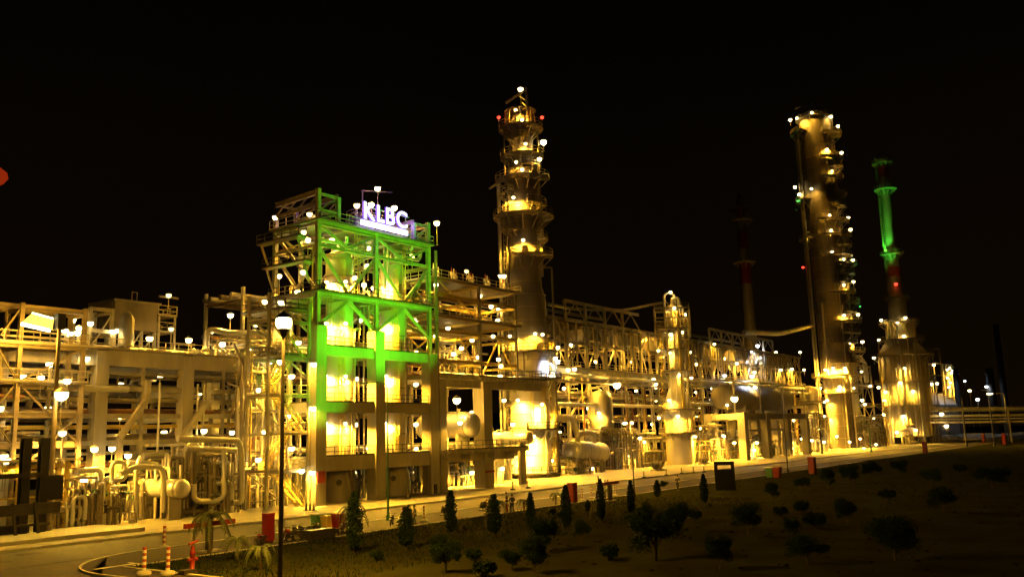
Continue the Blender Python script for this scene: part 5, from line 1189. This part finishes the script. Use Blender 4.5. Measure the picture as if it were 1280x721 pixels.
def person(label,x,y,rz,shirt,trou,h=1.72,lean=0,stride=.12,arm=.0):
    k=h/1.72; t=thing('person',label,'person',(0,0,0))
    J=dict(pel=(0,0,.95),wai=(.0,0,1.1),che=(.02*1+lean*.3,0,1.32),nek=(.02+lean*.4,0,1.47),hdb=(.03+lean*.45,0,1.54),hdt=(.04+lean*.5,0,1.66),
      ls=(lean*.35,.18,1.40),le=(.02+lean*.3,.25,1.12),lw=(.10+arm,.25,.90),lh=(.13+arm,.24,.80),rs=(lean*.35,-.18,1.40),re=(.0+lean*.3,-.26,1.12),rw=(.16+arm*2,-.22,.95+arm),rh=(.24+arm*2,-.20,.92+arm),
      lhp=(0,.09,.9),lk=(stride*.7,.10,.50),la=(stride,.10,.09),lt=(stride+.17,.11,.04),rhp=(0,-.09,.9),rk=(-stride*.2,-.10,.50),ra=(-stride,-.10,.09),rt=(-stride+.17,-.11,.04))
    n=list(J); idx={a:i for i,a in enumerate(n)}; V=[Vector(J[a])*k for a in n]
    E=[('pel','wai'),('wai','che'),('che','nek'),('nek','hdb'),('hdb','hdt'),('che','ls'),('ls','le'),('le','lw'),('lw','lh'),('che','rs'),('rs','re'),('re','rw'),('rw','rh'),('pel','lhp'),('lhp','lk'),('lk','la'),('la','lt'),('pel','rhp'),('rhp','rk'),('rk','ra'),('ra','rt')]
    rd=dict(pel=(.13,.1),wai=(.12,.09),che=(.14,.1),nek=.055,hdb=.085,hdt=.095,ls=.06,le=.045,lw=.032,lh=.035,rs=.06,re=.045,rw=.032,rh=.035,lhp=.085,lk=.06,la=.04,lt=.04,rhp=.085,rk=.06,ra=.04,rt=.04)
    skin_mesh('body',V,[(idx[a],idx[b]) for a,b in E],[rd[a] for a in n],0,'skin',t)
    def sub(nm,ns,es,extra,m,root=0):
        ii={a:i for i,a in enumerate(ns)}; q=[]
        for a in ns:
            r=rd[a]; q.append((r[0]+extra,r[1]+extra) if hasattr(r,'__len__') else r+extra)
        skin_mesh(nm,[Vector(J[a])*k for a in ns],[(ii[a],ii[b]) for a,b in es],q,root,m,t)
    sub('shirt',['pel','wai','che','ls','le','rs','re'],[('pel','wai'),('wai','che'),('che','ls'),('ls','le'),('che','rs'),('rs','re')],.022,shirt)
    sub('trousers',['pel','lhp','lk','la','rhp','rk','ra'],[('pel','lhp'),('lhp','lk'),('lk','la'),('pel','rhp'),('rhp','rk'),('rk','ra')],.02,trou)
    MB().ball(Vector(J['hdt'])*k+Vector((-.015,0,.02)),.108*k,12).build('hair','hair',t)
    for s in (1,-1):
        a=J['lh'] if s>0 else J['rh']; c=Vector(a)*k; mb=MB()
        for f in range(4): mb.path([c+Vector((.012,(f-1.5)*.018,-.01)),c+Vector((.03,(f-1.5)*.02,-.06)),c+Vector((.02,(f-1.5)*.019,-.1+abs(f-1.5)*.01))],.009,5)
        mb.path([c+Vector((.02,-s*.03,0)),c+Vector((.05,-s*.045,-.04))],.01,5); mb.build('hand',M['skin'],t)
    t.location=(x,y,0); t.rotation_euler=(0,0,rz); return t
g=G(511,657); person('person in dark clothes standing on the verge, left one of the close pair',g.x,g.y,.6,'cloth','cloth',1.72)
g=G(518.5,656.5); person('person in dark clothes and light collar on the verge, right one of the close pair',g.x,g.y,2.4,'cloth','cloth',1.68)
g=G(633.5,637); person('person standing behind the white notice box on the verge',g.x,g.y,2.0,'cloth','cloth',1.7)
g=G(640.5,641); person('person standing right of the white notice box on the verge',g.x,g.y,1.0,'cloth','cloth',1.75)
g=G(847.5,613); person('person leaning slightly as if walking along the verge near the black sign board',g.x,g.y,.1,'cloth','cloth',1.85,.15,.2,.1)

# ============================================================ PLANTS
def leafmesh(n,fn,size,seed,nm,m):
    R=random.Random(seed); mb=MB()
    for i in range(n):
        p,s=fn(R); d=Vector((R.gauss(0,1),R.gauss(0,1),R.gauss(0,.7))).normalized(); w=d.orthogonal().normalized(); w.rotate(__import__('mathutils').Quaternion(d,R.uniform(0,6)))
        L=size*s*R.uniform(.6,1.3); p=Vector(p)
        mb.add([p,p+d*L*.5+w*L*.25,p+d*L,p+d*L*.5-w*L*.25],[(0,1,2,3)])
    me=bpy.data.meshes.new(nm); me.from_pydata(mb.v,[],mb.f); me.materials.append(M[m]); return me
def con(R):
    z=R.uniform(.25,3.0); q=(z-.2)/2.8; rad=.42*math.sin(PI*min(1,max(.03,q))**.75)**.7+.04; a=R.uniform(0,2*PI); r=rad*math.sqrt(R.random())*(1+.2*math.sin(a*3+z*5)); return (r*math.cos(a),r*math.sin(a),z),1
def rnd(seed,rx,rz,zc_,k=9):
    Q=random.Random(seed); cl=[(Q.uniform(-rx,rx)*.75,Q.uniform(-rx,rx)*.75,zc_+Q.uniform(-rz,rz)*.7,Q.uniform(.3,.6)*rx) for _ in range(k)]
    def f(R):
        c=R.choice(cl); v=Vector((R.gauss(0,1),R.gauss(0,1),R.gauss(0,.8))).normalized()*c[3]*R.uniform(.35,1.05); return (c[0]+v.x,c[1]+v.y,c[2]+v.z),1
    return f
def plantproto(name,cat,crown,trunkfn,label):
    t=thing(name,label,cat,(0,0,-50)); ORG[t.name]=Vector((0,0,0))
    mb=MB(); trunkfn(mb); mb.build('trunk','bark',t)
    o=bpy.data.objects.new('crown',crown); COL.objects.link(o); o.parent=t; return t
def trk(h,r,limbs,seed=1):
    def f(mb):
        R=random.Random(seed); mb.path([(0,0,-.15),(.05,.03,h*.5),(0,.06,h)],r,8)
        for i in range(limbs):
            a=i*2*PI/limbs+R.uniform(-.3,.3); z=h*R.uniform(.5,.95); mb.path([(0,.03,z),(math.cos(a)*h*.25,math.sin(a)*h*.25,z+h*.22),(math.cos(a)*h*.4,math.sin(a)*h*.4,z+h*.5)],r*.45,6)
    return f
conP=plantproto('conifer','conifer',leafmesh(2600,con,.16,1,'crown','leafd'),trk(.5,.06,0),'x')
treeP=[plantproto('tree','tree',leafmesh(6500,rnd(s,1.45,1.35,2.1,22),.17,s,'crown','leafd'),trk(1.5,.08,6,s),'x') for s in (2,3,4)]
bushP=[plantproto('bush','bush',leafmesh(1600,rnd(s,.8,.4,.6,8),.2,s,'crown','leafd'),trk(.5,.05,3,s),'x') for s in (6,)]
def palmproto():
    t=thing('palm','x','palm',(0,0,-50)); ORG[t.name]=Vector((0,0,0)); MB().path([(0,0,-.1),(.04,0,.6),(0,.02,1.35)],.085,8).build('trunk','bark',t); R=random.Random(9)
    for k in range(13):
        a=k*2*PI/13+R.uniform(-.2,.2); L=R.uniform(1.0,1.4); e0=R.uniform(.3,1.1); mb=MB(); pr=None
        for j in range(9):
            q=j/8; r=L*q*(1-.25*q*(1-e0*.3)); z=1.35+e0*L*q-1.15*L*q*q; c=Vector((r*math.cos(a),r*math.sin(a),z))
            if pr is not None:
                mb.bar(pr,c,.02)
                for s in(-1,1):
                    sd=Vector((-math.sin(a),math.cos(a),0))*s
                    for qq in (0,.33,.66):
                        b=pr.lerp(c,qq); tp_=b+sd*.34*(1-q*.6)+(c-pr)*1.1-Vector((0,0,.14)); mb.add([b,b+(c-pr)*.28,tp_],[(0,1,2)])
            pr=c
        mb.build('frond','palm',t)
    return t
palmP=palmproto()
# distinguishing labels come from where each plant stands
def place(proto,px,py,sc,label,group,first={}):
    g=G(px,py,0.0); rz=R_.uniform(0,6)
    t=copy_tree(proto,(g.x,g.y,0),rz,label,group,sc); return t
CN=[(443,692,1.12,'nearest the green tinted street lamp'),(508,686,.98,'below the close pair of people'),(564,668,1.0,'behind the low leafy trees, left of the middle'),(618,669,.95,'left of the white notice box'),(664,660,.9,'right of the two people by the notice box'),(709,662,1.05,'directly below the middle hose cabinet'),(752,652,.92,'below the middle red barrier'),(790,645,.9,'left of the wide dark tree clump'),(881,630,.85,'left of the black sign board'),(735,640,.4,'tiny one near the thin posts'),(822,622,.7,'among the trees, just left of the walking person')]
for px,py,s,l_ in CN: place(conP,px,py,(s*1.05*(1+.22*math.sin(px)),s*1.05*(1+.22*math.cos(px*1.3)),s*1.08*(1+.16*math.sin(px*2.1))),'slim dark columnar conifer on the lawn, '+l_,'slim conifers on the lawn')
TR=[(558,716,1.25,0),(548,690,.7,2),(680,690,1.25,1),(668,716,1.5,2),(728,678,.85,0),(820,700,1.75,1),(845,672,1.5,0),(810,660,1.2,2),(935,668,1.5,2),(965,625,1.0,1),(1003,612,1.15,0),(1035,610,1.3,1),(1062,604,1.4,2),(1090,598,1.4,0),(1125,594,1.3,1),(1060,655,1.5,0),(990,672,1.0,1),(1165,606,1.5,2),(1240,610,1.8,0),(830,610,.7,2),(1180,640,1.3,1),(640,712,.9,0),(900,712,1.3,1),(1120,700,1.4,2),(1010,706,1.2,0)]
DT=['beneath the left conifer at the bottom edge','squat, just above the bottom edge left of middle','in the bottom middle of the lawn','lowest, right of bottom middle','thin stemmed, below the middle cabinet','largest, left of the sign board, at front','second large, left of the sign board','third large, close to the thin street lamp','broad, in front of the black sign board','small, right of the sign board','left of the orange cabinet on the right verge','right of the orange cabinet on the right verge','in the row before the massive right column','in the row just right of the massive column','in the row before the fired heater','lone in the dark right lawn','in the dark lawn right of the sign board tree','at the end of the row by the heater','far right on the dark lawn','small, beside the walking person','in the dark right lawn, lower one','low, at bottom left of middle','at the bottom edge below the sign board','at the bottom right, nearly black','near the bottom edge, right of centre']
for (px,py,s,k),l_ in zip(TR,DT): place(treeP[k],px,py,(s*.46*(1+.25*math.sin(px*1.7)),s*.46*(1+.3*math.cos(px*2.3)),s*.44*(1+.18*math.sin(px*.9))),'small dark leafy tree '+l_,'small trees on the dark lawn')
BU=[(470,700,.9,'left of bottom middle'),(590,700,1.0,'between two conifers'),(605,720,1.2,'at the bottom edge'),(760,700,1.3,'below the large trees, left side'),(1000,640,1.4,'in the dark lawn centre right'),(975,645,1.2,'beside the tree right of the sign board'),(1020,660,1.6,'lower in the dark right lawn'),(1110,625,1.5,'below the row of trees at right'),(1200,590,1.8,'by the far verge at right'),(700,648,.8,'behind the conifer below the cabinet'),(690,642,.7,'left of the conifer below the cabinet'),(1255,598,2.2,'near the right edge'),(868,650,1.2,'between the large trees and sign board'),(25,705,0,'')]
for px,py,s,l_ in BU:
    if s: place(bushP[0],px,py,s*.6,'low dark bush '+l_,'low bushes on the lawn')
for px,py,s,l_ in ((262,690,1.75,'feathery one beside the left red barrier'),(296,700,.95,'small pale one left of the tall lamp pole'),(441,668,1.4,'in front of the green structure, behind the nearest conifer'),(621,652,1.15,'left of the white notice box'),(655,640,.8,'small one behind the second conifer pair'),(695,630,.8,'left of the middle hose cabinet'),(757,622,.7,'small one touching the middle red barrier'),(325,712,.9,'pale thin leaved one right of bottom left')):
    place(palmP,px,py,s,'young palm on the verge, '+l_,'young palms along the verge')
for p in [conP,palmP]+treeP+bushP:   # remove the unplaced prototypes
    for c in list(p.children): bpy.data.objects.remove(c)
    bpy.data.objects.remove(p)

# ============================================================ LAMPS
def L(host,lst,V,vert=False,**k):
    HP[host]='v' if vert else ''
    for q in lst:
        px,py,P_=q[:3]; v=q[3] if len(q)>3 else V; h=q[4] if len(q)>4 else 2.2; gm=q[5] if len(q)>5 else k.get('gm','globe')
        lampat(P(px,py,v),host,P_,'post',h,k.get('gs',.24),gm,(.7,.8,1) if gm=='globew' else SOD)
L('on the walkway above the left pipe rack',[(187,423,700),(236,425,1260),(278,430,979),(288,394,1120,89,4.5),(311,435,420)],88,gs=.26)
L('high on a thin mast above the left pipe rack',[(211,369,60,90,1.6,'globes'),(214,411,60,88.5,3.2,'globes'),(265,414,60,88.5,3.2,'globes')],90,gs=.22)
L('in the bright cluster beside the hooded floodlight',[(91,400,97,87.5,4),(99,410,175,87.5,3.4),(97,416,175,87.2,2.8),(88,417,97,87.2,2.8),(81,413,58,87.2,3),(113,404,48,89,4),(141,414,67,89,3),(145,413,58,90,3)],87,gs=.22)
L('starry, in front of the braced frame at left',[(77,493,1900,78,3)],82,gs=.42)
L('inside the braced frame at far left',[(84,476,72,83.5,2.5),(62,455,72,86,2),(51,472,50,86,2),(108,448,28,87,2),(28,470,72,86,2),(15,520,72,86,2),(0,510,42,86,2)],86)
L('low in the yellow shelter and manifold yard',[(8,575,13500,83.2,3.2),(5,570,4212,83.3,3),(78,541,2106,83,3),(60,552,1872,83,3),(160,569,936,83,2),(118,561,2106,83.5,3),(105,600,936,83,2),(140,560,1170,85,3)],83)
L('added for glow within the left pipe rack depth',[(60,510,717,92,3),(150,520,717,93,3),(200,470,615,93,2),(205,540,615,92,3),(255,538,513,86.5,3),(300,500,615,93,2),(290,540,513,92,3),(112,480,615,92,3),(250,490,513,93,2),(30,580,717,90,3),(150,480,409,93,2),(180,570,717,90,3),(240,572,717,90,3),(310,572,615,90,3)],92)  # hidden lamps added to make the rack interior glow
L('on the annex frame and stair tower',[(344,272,1350,88,2.4),(349,345,750,88,3),(379,340,375,82,2.5),(387,268,225,84,2),(380,290,300,84,2),(372,365,180,83,2),(337,452,900,84.5,4),(323,487,750,84.5,4.5),(350,452,450,79.3,2.2),(351,378,300,86,2.5),(331,377,180,86,2),(331,540,450,84,3),(323,574,900,82.5,2.4),(377,588,300,79.3,2),(373,428,300,82,2),(392,455,1050,79,2),(391,510,1200,78.9,2),(390,590,1350,78.8,2),(365,470,450,83,2),(360,520,450,83,2),(365,560,450,83,2),(360,410,600,86,2),(340,420,450,88,2),(320,405,450,89,2)],84)
L('high at the top of the green structure',[(472,236,1050,85.5,3),(464,256,225,84,2.5),(493,260,900,84,2.5),(446,257,90,80,2.5,'globes'),(546,279,1350,80.5,3.2)],84,gs=.3)
L('on the middle decks of the green structure',[(443,347,288,82,2),(455,356,1200,83,2.2),(467,360,960,83,2),(460,332,480,83,2),(505,348,360,86,2),(415,300,600,84,2),(385,300,288,84,2),(433,375,480,85,2),(532,341,360,85,2),(450,400,1200,86,2),(520,400,1200,86,2),(460,310,480,85,2),(515,320,480,85,2)],83)
L('on the lower decks of the green structure',[(505,537,2025,83,2.2),(445,473,562,84,2),(445,530,1125,86,2),(520,480,1125,86,2),(445,590,1575,85,2.6),(517,590,2025,85,2.6),(470,590,1125,86,2.6),(405,600,675,86.5,2.6),(425,563,675,86,1),(520,530,1125,86,2),(455,505,675,86.5,2)],84)
L('starry, above the end on drum',[(571,500,1700,80.2,3)],80,gs=.4)
L('around the concrete table beside the end on drum',[(547,482,698,80,2.4),(641,530,1747,80,2),(560,540,2095,87,2),(600,545,2445,87,2),(590,515,1747,87,2),(556,590,3842,87,3),(590,590,3842,87,3),(628,585,2445,84,3),(630,500,1747,86,2),(612,520,1397,86,2),(575,528,1222,78.4,.6),(548,500,1397,87,2)],82)
L('on the yellow steel frame above the table',[(545,356,1280,82,2.2),(583,339,179,86,2,'globes'),(588,357,384,84,2),(630,345,384,82,2),(614,383,640,82,2.5),(616,420,640,82,2.5),(567,442,896,83,2.2),(598,446,1280,83,2.2),(577,435,640,85,2),(623,449,640,82,2),(626,457,512,82,2),(570,375,1280,87,2),(600,370,1024,87,2),(560,410,1280,87,2),(590,425,1280,87,2),(622,400,1280,87,2),(625,470,1024,82,2),(545,420,768,84,2)],83)
L('added for glow in the depth of the back pipe rack',[(395,480,624,93,2),(460,440,873,95,2),(460,380,748,95,2),(520,440,873,95,2),(520,560,873,95,2),(460,560,873,95,2),(400,540,624,93,2),(560,480,748,95,2),(610,480,748,95,2)],95)  # unseen lamps put behind the structure so its depth lights up
L('starry, in front of the long cooler rack',[(771,481,3000,93,3)],93,gs=.6)
L('along the front of the cooler rack deck',[(737,469,3240,94.5,3),(718,461,1440,95,2),(710,462,1080,95,2),(697,434,2160,95,2),(693,470,1800,95,2),(817,474,1440,94.5,3),(860,474,3240,94.5,3),(921,454,3240,95,3),(943,465,4320,95,3),(990,461,5040,95,3),(944,484,720,84,2),(976,462,2160,95,2),(906,469,1080,95,2,'globew')],95,gs=.3)
L('up among the trusses of the cooler rack',[(726,415,6435,100,2),(745,425,6435,100,2),(765,418,6435,100,2),(785,430,6435,100,2),(800,420,4825,100,2),(745,452,3753,100,2),(790,452,4825,100,2),(815,430,4825,100,2),(880,440,4825,100,2),(895,432,8043,100,2),(870,455,4825,100,2),(905,448,4825,100,2),(970,440,8043,100,2),(985,445,8043,100,2),(1000,440,8043,100,2),(965,458,8043,100,2),(1005,462,6435,100,2),(713,430,4825,100,2),(830,445,3753,100,2),(925,440,6435,100,2)],100,gs=.3)
L('cold and bluish in the taller cooler rack bays',[(938,440,2600,97.5,2,'globew'),(947,432,1800,97.5,2,'globew'),(932,452,1000,97,2,'globew'),(950,446,800,97,2,'globew')],97,gs=.4)
L('hanging over the big horizontal drum',[(940,470,1300,84.5,1.2,'globew')],85,gs=.35)
L('starry, left of the big horizontal drum',[(918,498,1500,80.5,3)],84,gs=.6)
L('below the cooler rack, at yard level',[(909,506,3528,85,2.5),(893,430,1007,95,2),(904,544,7559,86,2.5),(905,545,0,86,2.5),(869,545,7056,86,2.5),(790,528,1007,92,2),(800,547,3528,90,2),(805,552,3528,90,2),(735,510,4536,100,2),(780,520,6048,100,2),(700,540,4536,97,2),(720,555,4536,94,3),(762,560,4536,95,3),(785,570,4536,93,3),(812,565,4536,92,3),(880,560,4536,92,3),(895,560,4536,92,3),(690,575,3528,92,3),(740,585,3024,88,2.5),(820,500,6048,100,2),(875,510,6048,100,2),(890,485,6048,100,2),(700,505,6048,100,2)],92,gs=.24)
L('under the portal table of the big drum',[(946,553,6084,87,2.5),(943,562,3744,87,2.5),(935,560,2340,90,2.5),(965,560,3744,90,2.5),(1002,548,6084,86,2.5),(990,560,4212,88,2.5),(925,540,1404,90,2),(960,538,2106,91,2),(992,525,1404,91,2),(918,553,1170,84.5,2)],88,gs=.28)
L('around the foot of the massive right column',[(1010,520,3600,90,3),(1024,535,4320,88,3),(1015,550,2880,84,2.5),(1046,545,3360,84,2.5),(1075,548,2880,84,2.5),(1034,500,2160,86,2),(1012,500,2400,94,3)],88,gs=.3)
L('added for glow deep inside the long cooler rack at mid height',[(705,485,1500,101,2),(725,490,1500,101,2),(750,488,1500,101,2),(795,488,1500,101,2),(820,485,1500,101,2),(870,490,1800,101,2),(900,480,1800,101,2),(715,525,1500,101,2),(765,528,1500,101,2),(815,530,1500,101,2),(875,535,1800,101,2),(1000,490,2200,101,2),(985,520,2200,99,2),(960,530,2000,101,2)],101,gs=.26)  # extra lamps behind the lattice, added to brighten its gaps
L('in the pipe tangle between drum table and right column',[(1008,500,1500,97,2),(1014,535,1800,94,2),(1006,552,1500,88,2),(1030,552,1500,85,2),(1062,552,1500,85,2),(1080,560,1200,82,2),(1095,555,1500,82,2)],92,gs=.3)
finish_lamps()
# lamps outside the plant fence that light the road: none are in the photograph

# gas flare at the left edge
q=PD(-14,232,300); t=thing('gas_flare','faint orange red flare flame cut by the left picture edge','flare',(q.x,q.y,0))
MB().lathe(q.x,q.y,[(1.0,0),(.8,q.z-4),(1.1,q.z-3),(1.1,q.z-1)],14).build('stack','clad2',t)
mb=MB(); seg=12; rings=[]
for i,(r,dx,dz) in enumerate(((.5,0,-1),(1.5,1.0,-.6),(2.3,2.6,.6),(2.2,4.0,2.0),(1.4,4.4,4),(.4,3.0,6.2))):
    c=q+RH*dx+Vector((0,0,dz)); rings.append([c+RH*r*math.cos(2*PI*k/seg)+Vector((math.cos(yaw),math.sin(yaw),0))*r*math.sin(2*PI*k/seg)+Vector((0,0,.3*r*math.cos(2*PI*k/seg))) for k in range(seg)])
mb.add([v for rg in rings for v in rg],[(i*seg+k,i*seg+(k+1)%seg,(i+1)*seg+(k+1)%seg,(i+1)*seg+k) for i in range(5) for k in range(seg)]+[tuple(range(seg-1,-1,-1)),tuple(range(5*seg,6*seg))],True); mb.build('flame','flame',t)

# ============================================================ WORLD, CAMERA
w=bpy.data.worlds.new('World'); S.world=w; w.use_nodes=True; nt=w.node_tree; N=nt.nodes
bg=N['Background']; tc=N.new('ShaderNodeTexCoord'); sx=N.new('ShaderNodeSeparateXYZ'); cr=N.new('ShaderNodeValToRGB'); nz=N.new('ShaderNodeTexNoise'); nz.inputs['Scale'].default_value=1.6; nz.inputs['Detail'].default_value=3
nt.links.new(tc.outputs['Generated'],sx.inputs[0]); nt.links.new(tc.outputs['Generated'],nz.inputs['Vector'])
ad=N.new('ShaderNodeMath'); ad.operation='MULTIPLY_ADD'; ad.inputs[1].default_value=-.22; nt.links.new(nz.outputs['Fac'],ad.inputs[0]); nt.links.new(sx.outputs['Z'],ad.inputs[2])
a2=N.new('ShaderNodeMath'); a2.operation='ADD'; a2.inputs[1].default_value=.11; nt.links.new(ad.outputs[0],a2.inputs[0]); nt.links.new(a2.outputs[0],cr.inputs[0])
cr.color_ramp.elements[0].position=0; cr.color_ramp.elements[0].color=(.0052,.0026,.0006,1)
cr.color_ramp.elements[1].position=.45; cr.color_ramp.elements[1].color=(.0013,.0009,.0004,1)
nt.links.new(cr.outputs[0],bg.inputs[0]); bg.inputs[1].default_value=.15
cd=bpy.data.cameras.new('camera'); cam=bpy.data.objects.new('camera',cd); COL.objects.link(cam)
from mathutils import Matrix
mt=Matrix(((RT.x,UP.x,-FW.x,EYE.x),(RT.y,UP.y,-FW.y,EYE.y),(RT.z,UP.z,-FW.z,EYE.z),(0,0,0,1))); cam.matrix_world=mt
cd.sensor_width=36; cd.lens=F/1280*36; cd.clip_end=5000; cd.clip_start=.2; S.camera=cam
S.render.engine='CYCLES'; S.view_settings.view_transform='Standard'; S.view_settings.look='None'; S.view_settings.exposure=2.4; S.view_settings.gamma=1
S.cycles.use_light_tree=True; S.cycles.max_bounces=4; S.cycles.volume_bounces=0; S.cycles.sample_clamp_indirect=4
print('objects',len(bpy.data.objects),'lights',NL[0],'tris',sum(len(m.polygons) for m in bpy.data.meshes))
